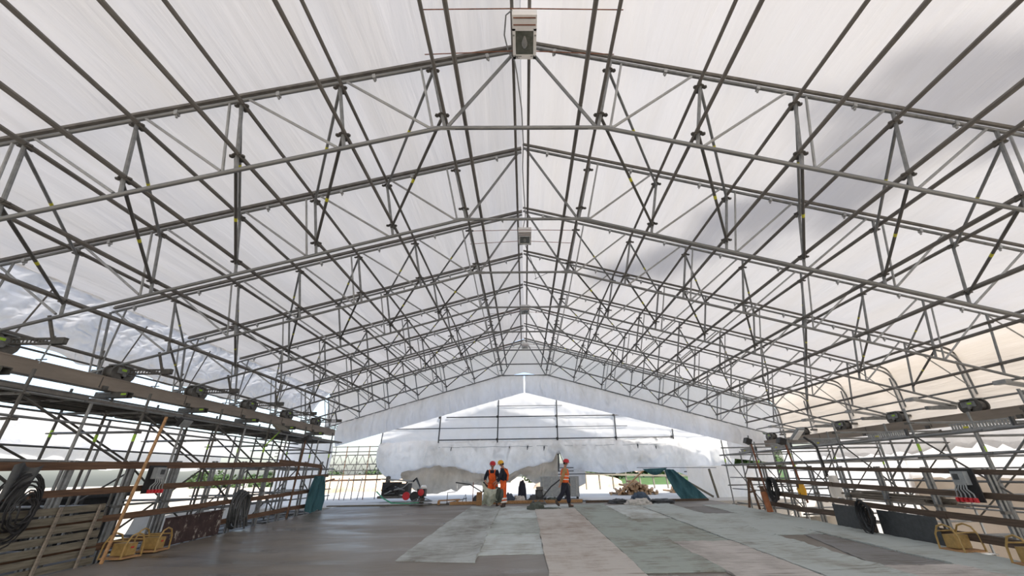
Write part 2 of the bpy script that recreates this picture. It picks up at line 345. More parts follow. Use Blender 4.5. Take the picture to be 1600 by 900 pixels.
# ------------------------------------------------------------------ trusses
clamp_mesh = MB().box((0, 0, 0), (.055, .07, .10)).box((0, 0, -.075), (.025, .03, .06)).mesh('clamp', 'alu')
rt = .030
def post_pt(s, k, t):                                 # along the post of node k: t=0 upper rosette, t=1 lower rosette
    x = xk(k)-.256*t; return V((s*x, 0, zl(xk(k))-1.118*t))
def make_truss(n):
    t = thing('roof_truss', f'galvanised lattice roof truss spanning the tent, {ORD[n+1]} from the camera' if n < 7 else 'galvanised lattice roof truss at the far gable with netting hung below', 'truss', (0, TY(n), 0))
    P = lambda s, x, dz: V((s*x, 0, zl(x)+dz))
    for s in (-1, 1):
        o = top_off(s); xe = -XEL if s < 0 else XKN
        if s < 0:
            tube_obj('top_chord', P(s, .02, o), P(s, xe, o), .033, 'steel', t, 8)
            k = ('keder', s)
            if k not in TC:
                b = MB(); a_, e_ = P(s, .02, o+.115), P(s, xe, o+.115); b.bar(a_, e_, .07, .05); b.bar(a_+V((0, 0, .04)), e_+V((0, 0, .04)), .03, .04); TC[k] = b.mesh('sheet_rail', 'steel_brown')
            link('sheet_rail', TC[k], t)
        else:
            k = ('chordR', s)
            if k not in TC:
                kp = knee(o, ZW+.3); TC[k] = MB().tube([P(s, .02, o)]+[V((x, 0, z)) for x, z in kp], .033, 8).mesh('top_chord', 'steel')
                kp = knee(o+.13, ZW); TC[('kederR')] = MB().tube([P(s, .02, o+.13)]+[V((x+.1, 0, z)) for x, z in kp], .038, 6).mesh('sheet_rail', 'steel_brown')
            link('top_chord', TC[k], t); link('sheet_rail', TC['kederR'], t)
        bx = 1.34
        be = 10.85 if s < 0 else 13.75
        tube_obj('bottom_chord', P(s, bx, -1.478), P(s, be, -1.478-(.06 if s < 0 else 0)), .035, 'steel', t, 8)
        N = NL if s < 0 else NR
        for k in range(1, N+1):
            a_, b_ = post_pt(s, k, -.11 if s < 0 else -.22), post_pt(s, k, 1.26)
            tube_obj('post', a_, b_, rt, 'steel', t)
            if k % 2 == 1:
                d = V((s*.19, 0, -.05)); tube_obj('post', a_+d, b_+d, .022, 'alu', t)
            for q in (0, 1):
                link('rosette', rosette_mesh, t, post_pt(s, k, q))
            if k > 1:
                a_ = P(s, xk(k)-.10, o-.02); b_ = P(s, xk(k-1)-.256*1.24+(.22 if k % 2 == 0 else .10), -1.45)
                tube_obj('diagonal', a_, b_, .024, 'alu', t)
            xm = xk(k)-.55 if k > 1 else .62
            link('clamp', clamp_mesh, t, P(s, xm, o-.02), (0, -s*.273*-1, 0))
        tube_obj('diagonal', V((s*.10, 0, 6.98+o)), V((s*1.22, 0, zl(1.34)-1.45)), rt, 'steel', t)
        b = ('gusset', s)
        if b not in TC: TC[b] = MB().box((s*1.30, .0, zl(1.34)-1.478), (.42, .012, .085)).mesh('gusset_plate', 'alu')
        link('gusset_plate', TC[b], t)
        if s > 0:                                     # wall leg on the right with its foot
            lx = knee(o, 0)[-1][0]
            tube_obj('leg', V((lx-.18, 0, zl(XKN)-.05)), V((lx-.18, 0, ZW)), rt, 'steel', t)
            tube_obj('diagonal', P(1, xk(8), o), V((lx-.12, 0, ZW+.55)), .019, 'alu', t)
            if 'footR' not in TC: TC['footR'] = MB().box((lx-.08, 0, ZW-.02), (.34, .16, .07)).mesh('foot_plate', 'steel_dark')
            link('foot_plate', TC['footR'], t)
        else:                                         # left: hanger rod and perforated carriage beam on the track
            tube_obj('leg', P(-1, 10.62, o), P(-1, 10.62, -1.7), .022, 'steel', t)
            if 'carL' not in TC:
                b = MB(); y = .22
                for dz in (.05, -.05): b.box((-10.0, y, 2.50+dz), (2.0, .07, .03))
                for q in range(25): b.box((-10.92+q*.076, y-.03, 2.50), (.022, .012, .08))
                b.box((-9.12, y, 2.50), (.24, .09, .13)); b.box((-10.9, y, 2.50), (.2, .09, .13))
                TC['carL'] = b.mesh('carriage_beam', 'steel_dark')
            link('carriage_beam', TC['carL'], t)
            tube_obj('hanger', V((-9.22, .2, 2.6)), V((-9.26, .2, 2.05)), .014, 'steel', t)
            tube_obj('hanger', V((-9.36, .2, 2.13)), V((-9.16, .2, 2.13)), .012, 'steel', t)
            tube_obj('hanger', P(-1, 9.3, -1.45), V((-9.22, .2, 2.5)), rt, 'steel_dark', t)
    tube_obj('collar', V((-1.36, 0, zl(1.34)-1.478)), V((1.36, 0, zl(1.34)-1.478)), .033, 'steel', t, 8)
    return t
for n in range(8): make_truss(n)

# ------------------------------------------------------------------ purlins (runs of coupled tubes along the tent)
def purlin(label, x, z, r=.0242, m='steel_brown', y0=1.2, y1=None):
    t = thing('roof_purlin', label, 'purlin', (x, y0, z))
    ys = [y0]+[TY(i)-.05 for i in range(8)]
    for i in range(len(ys)-1): tube_obj('tube', V((0, ys[i]-y0+(.02 if i else 0), 0)), V((0, ys[i+1]-y0, 0)), r, m, t)
    return t
for s in (-1, 1):
    N = NL if s < 0 else NR; side = 'left' if s < 0 else 'right'
    for k in range(1, N+1):
        for q, lv in ((0, 'upper'), (1, 'lower')):
            p = post_pt(s, k, q)
            purlin(f'steel purlin along the {lv} truss nodes of the {side} slope, {ORD[k]} from the ridge', p.x-s*.045, p.z+.0, .024+.0032*min(k, 5), 'steel_brown')
    purlin(f'steel purlin clipped to the crown struts just {side} of the ridge', s*1.0, 5.66, .036)
    purlin(f'thin ridge purlin running along the {side} edge of the bright ridge strip', s*.145, 6.93, .030)
purlin('steel eave purlin joining the right truss feet above the crane rail', 12.7, 2.02, .03, 'steel')
purlin('second eave purlin along the right truss feet, nearer the tarpaulin wall', 13.55, 1.80, .03, 'steel')

# ------------------------------------------------------------------ sloping braces between pairs of trusses
for n in (0, 2, 4, 6):
    for s in (-1, 1):
        N = NL if s < 0 else NR; side = 'left' if s < 0 else 'right'
        t = thing('roof_bracing', f'set of slanting tube braces in the {side} slope between the {ORD[n+1]} and {ORD[n+2]} truss', 'bracing', (0, TY(n), zl(0)))
        for k in range(1, N):
            for q in (0, 1):
                a_ = post_pt(s, k, q)-V((0, 0, zl(0))); b_ = post_pt(s, k+1, q)+V((0, S, -zl(0)))
                dn = V((0, 0, -.06)); o = tube_obj('brace', a_+dn, b_+dn, .027, 'steel_dark' if q else 'steel', t)
                sticker(t, a_+dn, b_+dn, .45 if q == 0 else .5, .027)

# ------------------------------------------------------------------ floodlights under the ridge
def floodlight(i, y, where):
    t = thing('ridge_floodlight', f'white square floodlight on rusty bars under the ridge, {where}', 'lamp', (.06, y, 6.60))
    h = MB(); h.box((0, -.215, .085), (.40, .22, .17)); h.box((0, .15, .10), (.40, .52, .14))
    h.build('housing', 'white', t)
    for j in range(2): MB().box((0, -.28+j*.11, -.003), (.36, .016, .012)).build('vent_seam', 'rust', t)
    f = MB()
    for c, d in (((-.175, .15, .02), (.05, .54, .035)), ((.175, .15, .02), (.05, .54, .035)), ((0, -.095, .02), (.40, .05, .035)), ((0, .385, .02), (.40, .07, .035))): f.box(c, d)
    f.build('frame', 'white', t)
    MB().box((0, .13, .025), (.31, .42, .012)).build('glass', 'glass', t)
    bmb = MB().lathe([(.02, -.09), (.045, -.05), (.05, .0), (.03, .06), (.012, .11)], (0, .13, .008), 10, Matrix.Rotation(math.radians(90), 3, 'X')); bmb.build('bulb', 'alu', t)
    for dx, dy in ((-.18, .0), (.18, .0), (-.18, .36), (.18, .36)): MB().box((dx, dy, 0), (.03, .02, .02)).build('clip', 'alu', t)
    for dx, w_ in ((-.10, .10), (.12, .03)): MB().box((dx, .365, .001), (w_, .010, .004)).build('marking', 'darkgrey', t)
    for dx, dy in ((-.13, .385), (-.13, .40), (-.10, .40)): MB().box((dx, dy, .001), (.025, .008, .004)).build('marking', 'darkgrey', t)
    for j, yy in enumerate((-.40, .33)): 
        tag(MB().tube([(-1.62-(.05 if j else -.03), y+yy, 6.60), (0, y+yy, 6.63 if not j else 6.70), (1.62, y+yy, 6.60)], .009, 5).build('steel_rod', 'rust'), f'thin rusty steel rod crossing {"before" if j == 0 else "behind"} the {where} floodlight', 'rod')
    return t
floodlight(0, 4.13, 'nearest the camera'); floodlight(1, 10.35, 'beyond the third truss'); floodlight(2, 16.4, 'beyond the fifth truss'); floodlight(3, 21.9, 'close to the far gable')
cab = [(-.14, 3.75, 6.62), (-.24, 3.9, 6.75), (-.28, 4.2, 6.72), (-.22, 4.5, 6.7), (-.12, 4.75, 6.85)]
cab2 = [(-.12, 4.75, 6.85), (-.08, 4.9, 6.7), (.0, 5.6, 6.62), (.03, 6.4, 6.5), (.01, 7.2, 6.55), (.03, 8.2, 6.8), (.08, 9.2, 6.6), (.02, 9.9, 6.7)]
tag(MB().tube(cab+cab2[1:], .013, 6).build('power_cable', 'grey'), 'grey cable looping from the nearest floodlight along the ridge', 'cable')
tag(MB().tube([(.05, 10.8, 6.7), (.3, 11.4, 6.3), (.45, 12.2, 6.1), (.4, 12.4, 6.2), (.9, 12.5, 6.5)], .009, 6).build('power_cable', 'darkgrey'), 'thin dark cable drooping behind the second floodlight', 'cable')

# ------------------------------------------------------------------ far gable of the tent, valance, left skirt
YG = TY(7)
wb = bpy.data.objects.new('wall_back', None); COL.objects.link(wb); wb['kind'] = 'structure'
def gab(s):
    def fn(u, v):
        xe = 10.95 if s < 0 else 14.38; x = xe*u
        zt = zl(x)+(.34 if s < 0 else .48)-max(0, x-13.75)*1.1; zb = zl(x)-1.50-max(0, x-13.3)*.6
        if x < 1.34: zb = zl(1.34)-1.45+max(0, .75-x)*.22
        return (s*x, YG+.10+.03*nse(x*1.2, v*4, s), zb+(zt-zb)*v)
    return fn
for s in (-1, 1): MB().grid(gab(s), 60, 10).build('gable_sheet', 'mesh_gable', wb)
def valance(s):
    xe = 10.15 if s < 0 else 12.95
    def fn(u, v):
        x = .05+(xe-.05)*u; zt = (zl(x) if x > 1.34 else zl(1.34))-1.47
        h = .96+.05*nse(x*1.5, s)
        if s > 0 and u > .84: h += (u-.84)*2.0
        bel = .42*math.sin(math.pi*min(1, v*1.0))**.8*(.75+.25*nse(x*.8, 4))
        tk = .05*nse(x*5, v*1.0, 7)+.03*nse(x*14, v*.6, 9)+.035*abs(nse(x*2.2+v*2, v*2, 4))
        z = zt-h*v; 
        zb = (5.16-.965-.268*x) if s < 0 else (5.16-.965-.252*x)
        z = zt+(zb-zt)*v
        return (s*x, YG+.05-bel-tk, z)
    return fn
for s, side in ((-1, 'left'), (1, 'right')):
    t = thing('gable_valance', f'grey white bulging netting strip laced below the {side} half of the gable', 'netting', (0, YG, 0))
    MB().grid(lambda u, v: tuple(a-b for a, b in zip(valance(s)(u, v), (0, YG, 0))), 120, 14).build('netting', 'mesh_valance', t)
    tube_obj('hem_tube', V((s*1.0, .08, zl(1.34)-1.50)), V((s*(10.1 if s < 0 else 12.9), .08, zl(10.1 if s < 0 else 12.9)-1.50)), .02, 'steel_brown', t)
MB().grid(lambda u, v: (11.0+2.35*u, .16+.05*nse(u*4, v*4), 2.35-.62*u-(1.75-.35*u)*v), 20, 16).build('end_flap', 'mesh_curtain', t)
# skirt below the left eave
sk = thing('eave_skirt', 'crinkled grey netting skirt hanging outside the left eave', 'netting', (-11.2, 8, 4))
for a, b_ in bays[5:]:
    ya, yb = TY(a), TY(b_)
    def fs(u, v):
        y = ya+(yb-ya)*u; e = math.sin(math.pi*u)
        x = -10.95-.75*math.sin(v*math.pi*.62)-.10*e*v; z = zl(10.97)+.36-1.42*v-.20*v*(1-v)*e*2
        z -= .12*math.sin(math.pi*2*u)*v*.6
        n_ = .05*nse(y*2.2, v*2.5, 3)+.035*nse(y*5, v*5, 8)
        return (x+n_+11.2, y-8, z+.04*nse(y*1.7, 5)*v-4)
    MB().grid(fs, 40, 24).build('skirt_panel', 'mesh_skirt', sk)
tube_obj('hem_tube', V((-.42, TY(-1)-8, -1.17)), V((-.42, TY(7)-8, -1.17)), .024, 'steel_brown', sk)
for n in range(7): tube_obj('skirt_rod', V((.12, TY(n)-8+1.2, .1)), V((-.22, TY(n)-8+1.2, -1.15)), .018, 'steel_brown', sk)
for n in range(8): tube_obj('outrigger', V((.5, TY(n)-8, -1.0)), V((-.45, TY(n)-8+.9, -1.17)), .02, 'steel_brown', sk)

# ------------------------------------------------------------------ curtain of the next tent behind the deck
YC = 26.0
ct = thing('sheeting_curtain', 'large off white sheet closing the gable of the next tent, bellied and gathered low', 'curtain', (0, YC, -1.2))
def pw(x, tab):
    for (a, za), (b, zb) in zip(tab, tab[1:]):
        if a <= x <= b: return za+(zb-za)*(x-a)/(b-a)
    return tab[0][1] if x < tab[0][0] else tab[-1][1]
hem = [(-8.85, .5), (-8.5, .1), (-7.87, -.3), (-7.2, -.1), (-5.4, .22), (-4, .1), (-3, -.2), (-2, -.38), (-.9, -.35), (-.3, 0), (.7, .15), (1.7, .45), (1.95, 1.0), (2.2, 1.1), (2.45, .4), (2.8, .25), (3.5, .1), (4.5, 0), (5.5, -.05), (6.5, .05), (7.6, .1), (8.6, 0), (9.2, -.05), (10, -.35), (10.6, -.3), (11.2, .05), (12.55, .1)]
fold = [(-7.3, -.1), (-6.4, -.79), (-5.9, -.95), (-5.1, -.97), (-4.33, -.74), (-3.97, -.87), (-3.66, -.6), (-2.95, -.53), (-2.36, -.6), (-.9, -.42), (-.24, 0), (.58, -.53), (1.05, -.42), (1.9, -.2)]
def cur(u, v):
    x = -8.85+21.4*u; zt = min(5.7-.27*abs(x), 6); zh = pw(x, hem)
    if x < -8: zt -= .2*(-8-x)
    zm = 1.9+.05*math.sin(x*1.7)
    if v < .42:
        q = v/.42; z = zt+(zm-zt)*q; y = .02*nse(x*4+z*3, z*2)+.05*math.sin(q*math.pi*4)**2+.03*nse(x*2.2-z*2.5, x*.4+z*.5, 3)
        x2 = x
    else:
        q = (v-.42)/.58; z = zm+(zh-zm)*q
        y = .55*math.sin(math.pi*min(1, q*1.02))**.7*(.8+.3*nse(x*.5, 2))+.05*nse(x*3.0+q*1.5, q*2, 6)+.08*nse(x*1.2, q*2.5)+.035*(1-q)*math.sin(x*11+2*nse(x, 1))*abs(math.sin(x*1.74))+.06*abs(nse(x*2+q*4, x*.6-q*2, 12))+.05*nse(x*5-q*6, q*3, 15)
        x2 = x
    return (x2, -y, z+1.2)
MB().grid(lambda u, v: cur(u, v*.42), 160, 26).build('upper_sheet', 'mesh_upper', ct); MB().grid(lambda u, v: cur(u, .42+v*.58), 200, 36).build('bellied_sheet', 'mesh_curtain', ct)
for a, b_, sd in ((-7.3, -3.97, 1), (-3.97, -.24, 2), (-.24, 1.95, 3)):
    def lowf(u, v):
        x = a+(b_-a)*u; z0 = pw(x, hem)+.35; z1 = pw(x, fold)+.03*nse(x*4, sd); tie = math.sin(math.pi*u)
        return (x, -.20-(.30*math.sin(math.pi*min(1, v*1.05))+.06*math.sin(x*7+v*4))*(.35+.65*tie)-.06*nse(x*3+v*2, v*3, sd), z0+(z1-z0)*v+1.2)
    MB().grid(lowf, 60, 18).build('gathered_fold', 'mesh_curtain_low', ct)
MB().grid(lambda u, v: (1.9+1.75*u, .5+.1*nse(u*5, v*3), .55-(1.65-.75*max(0, u-.3))*v+1.2), 20, 12).build('inner_sheet', 'sheet_grey', ct)
for x, z in ((-6.9, 1.55), (-5.6, 1.5), (-4.4, 1.55), (-2.9, 1.5), (-.9, 1.55), (.2, 1.55), (1.2, 1.5), (3.1, 1.55), (4.3, 1.5), (6.9, 1.55), (8.0, 1.5)):
    MB().tube([(x, -.10, z+1.32), (x-.03, -.30, z+1.15), (x-.06, -.40, z+.95)], [.02, .05, .012], 6).build('tie', 'darkgrey', ct)
MB().tube([(-5.2+.3*i, -.34-.03*math.sin(i), 2.72+.02*math.sin(i*1.3)) for i in range(48)], .012, 5).build('hem_rope', 'grey', ct)
pf = thing('pole_grid', 'dark scaffold pole grid in front of the far curtain', 'frame', (0, YC-.12, 0))
for x, zt, zb in ((-5.31, 3.36, .9), (-1.7, 4.3, .3), (2.0, 4.25, .1), (5.62, 3.36, .6), (9.15, 2.4, .75)):
    tube_obj('upright', V((x+.05, 0, zt)), V((x, 0, zb)), .04, 'darkgrey', pf)
for x0, x1, z, r in ((-4.9, 6.9, 3.28, .035), (-8.4, -5.31, 2.63, .03), (-5.31, 6.4, 2.63, .022), (-5.31, 9.1, 1.95, .035), (-1.75, 2.4, 3.93, .02)):
    tube_obj('rail_tube', V((x0, 0, z)), V((x1, 0, z)), r, 'darkgrey', pf)
tube_obj('upright', V((-8.75, .05, 2.6)), V((-8.9, .05, .5)), .03, 'darkgrey', pf)
tube_obj('rail_tube', V((9.4, -.3, -.02)), V((13.0, -.3, -.05)), .03, 'darkgrey', pf)
for x, z in ((-5.31, 3.28), (-1.7, 3.28), (2, 3.28), (5.62, 3.28), (-1.7, 1.95), (2, 1.95), (5.62, 1.95), (9.1, 1.95), (2, 2.63)):
    MB().box((x, -.03, z), (.13, .1, .13)).build('coupler', 'black', pf)
for dx in (-.35, 0, .35): tube_obj('strut', V((2.05, 0, 1.3)), V((2.05+dx, 0, .35)), .022, 'darkgrey', pf)
for z in (.30, .12, -.05): tube_obj('rail_tube', V((1.5, 0, z)), V((5.4 if z < 0 else 2.9, 0, z)), .025, 'darkgrey', pf)

# ------------------------------------------------------------------ crane rails the tent rolls on
def crane_rail(x, ztop, y0, y1, label, s):
    t = thing('crane_rail', label, 'rail', (x, y0, ztop-.3))
    b = MB(); L_ = y1-y0
    b.box((0, L_/2, .285), (.26, L_, .03)).box((0, L_/2, .15), (.03, L_, .25)).box((0, L_/2, .012), (.26, L_, .024)).box((-s*.115, L_/2, .15), (.012, L_, .26))
    b.build('beam', 'rail', t)
    y = 1.2
    while y < L_-.3:
        MB().box((-s*.125, y, .15), (.01, .02, .26)).build('joint', 'steel_dark', t); MB().box((-s*.14, y+.12, .03), (.06, .12, .10)).build('clamp_plate', 'steel_dark', t); y += S
    return t
crane_rail(-10.2, 2.285, 3.2, 22.3, 'brown steel track beam with rollers along the left scaffold', -1)
crane_rail(12.9, 1.41, 4, 22.4, 'brown steel track beam with rollers along the right scaffold', 1)
def trolley(x, y, z, label, s, group):
    t = thing('roller_trolley', label, 'trolley', (x, y, z), 0, group)
    RY = Matrix.Rotation(math.radians(90), 3, 'Y')
    for dy in (-.13, .13): MB().lathe([(.05, -.12), (.19, -.12), (.19, -.085), (.14, -.075), (.14, .075), (.19, .085), (.19, .12), (.05, .12)], (0, dy, .145), 16, RY).build('wheel', 'steel_dark', t)
    b = MB()
    for dx in (-.145, .145): b.box((dx, 0, .20), (.022, .40, .14))
    b.box((0, 0, .34), (.30, .40, .03)); b.build('bracket', 'steel', t)
    MB().lathe([(.02, -.17), (.055, -.16), (.055, .16), (.02, .17)], (0, 0, .12), 8, RY).build('axle', 'steel', t)
    MB().box((-s*.158, -.05, .22), (.006, .12, .05)).build('sticker', 'tag_green', t)
    return t
for i in range(7):
    y = 7.42+S*(i-1)
    if y > 6: trolley(-10.2, y, 2.285, f'dark twin wheel roller on the left track beam, {ORD[i]} from the camera', -1, 'rollers on the left track')
for i in range(1, 8):
    y = TY(i)-.9
    if y > 7 and y < 22: trolley(12.9, y, 1.41, f'dark twin wheel roller on the right track beam, {ORD[i-1]} from the camera', 1, 'rollers on the right track')
for i in range(1, 7):
    y = TY(i)
    t = thing('carriage_channel', f'pale sloping steel channel at the foot of the {ORD[i+1]} truss on the right', 'channel', (12.9, y, 1.75))
    MB().bar((-.9, 0, .18), (.95, 0, -.14), .22, .04).build('channel', 'alu', t)
    MB().box((-.05, 0, -.1), (.9, .10, .10)).build('cross_beam', 'steel', t)
    MB().box((-.85, 0, .16), (.16, .3, .10)).build('end_plate', 'alu', t)
def slotted(x, y, z, label, s):
    t = thing('perforated_beam', label, 'beam', (x, y, z))
    b = MB(); 
    b.box((0, 0, .07), (.05, 1.35, .03)).box((0, 0, -.07), (.05, 1.35, .03))
    for i in range(19): b.box((0, -.63+i*.07, 0), (.03, .03, .12))
    b.build('slotted_web', 'alu', t); MB().box((0, -.68, 0), (.06, .05, .2)).build('end_plate', 'darkgrey', t)
    MB().box((-.028, .3, -.02), (.006, .12, .04)).build('sticker', 'tag', t)
for i in range(1, 7): slotted(10.35, TY(i)-.55, .85, f'perforated light steel beam on the right scaffold, {ORD[i]} from the camera', 1)

# ------------------------------------------------------------------ scaffolds beside the deck
def frames(s, xs, ztops, y_list, levels, side):
    for i, y in enumerate(y_list):
        t = thing('cross_scaffold', f'cross frame of the {side} scaffold, {ORD[i+1]} from the camera', 'scaffold', (s*xs[0], y, -3.2))
        for x, zt in zip(xs, ztops):
            a_, b_ = V((s*(x-xs[0]), 0, 0)), V((s*(x-xs[0]), 0, zt+3.2))
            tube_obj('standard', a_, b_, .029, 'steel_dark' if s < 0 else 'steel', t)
            for z in levels:
                if z < zt: link('rosette', rosette_mesh, t, V((s*(x-xs[0]), 0, z+3.2)))
            if i % 2 == 0: sticker(t, a_, b_, .80, rt, 'tag_green', .16)
            if x == xs[0]: MB().box((0, 0, .015), (.15, .15, .03)).build('base_plate', 'steel_dark', t, V((s*(x-xs[0]), 0, 0)))
        for z in levels:
            tube_obj('transom', V((0, 0, z+3.2)), V((s*(xs[-1]-xs[0]), 0, z+3.2)), rt, 'steel', t)
def ledger(label, x, z, y0, y1, r=.0242, m='steel'):
    t = thing('scaffold_ledger', label, 'tube', (x, y0, z)); y = y0
    while y < y1-.1:
        e = min(y+S, y1); tube_obj('tube', V((0, y-y0, 0)), V((0, e-y0-.015, 0)), r, m, t); y = e
    return t
YL = [4.95+S*i for i in range(7)]
frames(-1, (9.3, 10.2, 11.3), (1.95, 1.95, 2.1), YL, (1.50, 1.05, .33, -.5, -1.35, -2.2), 'left')
half = [y+S/2 for y in YL[:-1]]
for i, y in enumerate(half):
    for x, zt in ((9.3, 1.52), (11.3, 1.5)):
        tag(tube_obj('scaffold_post', V((-x, y, -3.2)), V((-x, y, zt)), rt, 'steel'), f'single scaffold post between cross frames {ORD[i+1]} and {ORD[i+2]} on the left, in the {"inner" if x < 10 else "outer"} row', 'post')
for nm, x, z, r in (('inner ledger tube under the left walkway planks, highest of its row', -9.3, 1.53, .0242), ('inner ledger tube of the left scaffold at the foot of the braces', -9.3, 1.10, .0242),
                    ('inner ledger tube of the left scaffold just above the top guard board', -9.3, .36, .034), ('inner ledger tube of the left scaffold behind the second guard board', -9.3, -.50, .0242),
                    ('inner ledger tube of the left scaffold behind the third guard board', -9.3, -.78, .0242),
                    ('outer ledger tube of the left scaffold under the planks', -11.3, 1.50, .0242), ('outer ledger tube of the left scaffold at mid height', -11.3, .75, .0242), ('outer ledger tube of the left scaffold near deck level', -11.3, -.9, .0242),
                    ('middle ledger tube directly below the left track beam', -10.2, 1.80, .0242)):
    ledger(nm, x, z, 3.5, 21.2, r)
# walkway planks below the rail
for j, x in enumerate((-9.42, -9.72, -10.02, -10.40, -10.72, -11.05)):
    t = thing('walkway_planks', f'row of long steel planks under the left track beam, {ORD[j+1]} row from the deck', 'planks', (x, 3.6, 1.58))
    y = 3.6; i = 0
    while y < 20.5:
        b = MB(); b.box((0, 1.27, .03), (.27, 2.5, .012)); b.box((-.13, 1.27, .0), (.012, 2.5, .06)); b.box((.13, 1.27, .0), (.012, 2.5, .06)); b.box((0, .03, .0), (.25, .03, .05)); b.box((0, 2.5, 0), (.25, .03, .05))
        k = ('plk', j % 2)
        if k not in TC: TC[k] = b.mesh('plank', 'steel_dark' if j % 2 else 'steel_brown')
        link('plank', TC[k], t, V((0, y-3.6, .012*((i+j) % 2)))); y += S; i += 1
for i, y in enumerate(YL[1:]):
    t = thing('rail_bearer', f'steel channel bearer carrying the left track beam on the {ORD[i+2]} cross frame', 'bearer', (-10.2, y-.05, 1.985))
    b = MB(); b.box((.05, 0, -.01), (.78, .16, .02)); b.box((.05, .08, -.07), (.78, .016, .13)); b.box((.05, -.08, -.07), (.78, .016, .13)); b.build('channel', 'steel_dark', t)
    MB().box((.36, -.09, -.06), (.12, .006, .045)).build('sticker', 'tag_green', t); MB().box((-.1, 0, -.03), (.3, .22, .03)).build('packing', 'steel', t)
gi = 0
for x in (-9.33, -11.33):
    for i in range(6):
        for z0, z1, fl in ((1.48, .36, False), (.3, -1.3, i % 2 == 0)):
            ya, yb = YL[i], YL[i+1]
            if fl: ya, yb = yb, ya
            t = tube_obj('scaffold_brace', V((x, ya, z0)), V((x, yb, z1)), .0242, 'steel_dark')
            tag(t, f'diagonal tube of the left scaffold, {"inner" if x > -10 else "outer"} face, {"upper" if z0 > 1 else "lower"} tier of bay {ORD[i+1]}', 'brace', 'diagonal tubes of the left scaffold')
YR = [5.1+S*i for i in range(7)]
frames(1, (9.6, 11.2, 12.9), (1.35, 1.25, 1.05), YR, (1.0, .68, .22, -.62, -1.4, -2.2), 'right')
for i, y in enumerate([y+S/2 for y in YR[:-1]]):
    tag(tube_obj('scaffold_post', V((9.75, y, -3.2)), V((9.75, y, .78)), rt, 'steel'), f'single scaffold post between cross frames {ORD[i+1]} and {ORD[i+2]} on the right', 'post')
for nm, x, z, r in (('long ledger tube of the right scaffold under the perforated beams', 9.6, .68, .034), ('long ledger tube of the right scaffold above the top guard board', 9.6, .24, .032), ('ledger tube of the right scaffold behind the second guard board', 9.9, -.30, .0242),
                    ('ledger tube of the right scaffold behind the third guard board', 9.9, -.78, .0242), ('ledger tube of the right scaffold at deck level', 9.9, -1.35, .0242), ('outer ledger tube of the right scaffold under the track beam', 12.9, .98, .03), ('outer ledger tube of the right scaffold at mid height', 12.9, -.05, .0242), ('outer ledger tube of the right scaffold low by the sheeting', 12.9, -1.1, .0242)):
    ledger(nm, x, z, 3.5, 21.0, r)
for x in (9.65, 12.95):
    for i in range(6):
        for z0, z1 in ((.66, -1.3),):
            ya, yb = YR[i], YR[i+1]
            if x < 10: ya, yb = yb, ya
            t = tube_obj('scaffold_brace', V((x, ya, z0)), V((x, yb, z1)), .02, 'steel_dark')
            tag(t, f'diagonal tube of the right scaffold, {"inner" if x < 10 else "outer"} face of bay {ORD[i+1]}', 'brace', 'diagonal tubes of the right scaffold')
for i in range(6):
    t = tube_obj('scaffold_brace', V((9.7, YR[i]+.2, .62)), V((9.7, YR[i]+S*.5, -.3)), .022, 'steel')
    tag(t, f'short upper strut on the right scaffold above the guard boards in bay {ORD[i+1]}', 'brace', 'diagonal tubes of the right scaffold')

# ------------------------------------------------------------------ guard rails of boards along both deck edges
def railing(s, hs, label, ys, woods, y_end):
    x = s*8.72; t = thing('guard_railing', label, 'railing', (x, 5.5, fz(5.5)-.3))
    base = V((x, 5.5, fz(5.5)-.3))
    for y in ys:
        b = MB(); z0 = fz(y)-.5; z1 = fz(y)+max(h[1] for h in hs)+.03
        for dx in (-.045, .045): b.box((s*.07+dx, 0, (z1-z0)/2), (.045, .055, z1-z0))
        k = ('gp', s, round(z1-z0, 2))
        if k not in TC: TC[k] = b.mesh('guard_post', 'steel')
        link('guard_post', TC[k], t, V((x, y, z0))-base)
        MB().box((s*.07, 0, (z1-z0)*.62), (.14, .08, .05)).build('post_clamp', 'steel_dark', t, V((x, y, z0))-base)
    for r_i, (h0, h1, segs) in enumerate(hs):
        for (ya, yb, tilt) in segs:
            zc = (h0+h1)/2
            a_ = V((x, ya, fz(ya)+zc+tilt))-base; b_ = V((x, yb, fz(yb)+zc-tilt))-base
            jit = random.uniform(-.012, .012)
            MB().bar(a_+V((jit, 0, 0)), b_+V((jit, 0, 0)), .04, h1-h0).build('guard_board', woods[r_i % len(woods)], t)
    return t
railing(-1, [(1.70, 1.84, [(5, 9.1, 0), (8.9, 13.1, .01), (13.0, 17.3, 0), (15.4, 18.6, .09)]), (1.24, 1.36, [(5, 7.6, 0), (7.9, 11.0, 0), (10.7, 15.2, .01), (15.0, 19.4, -.01)]),
             (.71, .83, [(5, 9.3, 0), (9.2, 12.4, 0), (12.3, 16.2, .01), (16.1, 18.3, 0)]), (.20, .33, [(5, 10.8, 0), (10.7, 13.6, -.02), (13.4, 16.4, 0), (16.2, 18.6, .02)])],
        'timber board guard rail on steel posts along the left edge of the deck', [5.9+1.28*i for i in range(11)], ['wood'], 19)
railing(1, [(1.36, 1.45, [(5, 9.2, 0), (9.1, 13.2, .01), (13.1, 16.9, 0)]), (.94, 1.05, [(5, 8.8, 0), (8.6, 12.6, 0), (12.4, 16.8, .01)]), (.52, .64, [(5, 9.5, 0), (9.3, 13.0, -.02), (12.8, 16.2, 0)]), (.17, .31, [(5, 9.7, 0), (12.5, 14.4, .03), (14.2, 16.3, 0)])],
        'dark board guard rail on steel posts along the right edge of the deck', [6.9+1.28*i for i in range(8)], ['wood_dark'], 17)

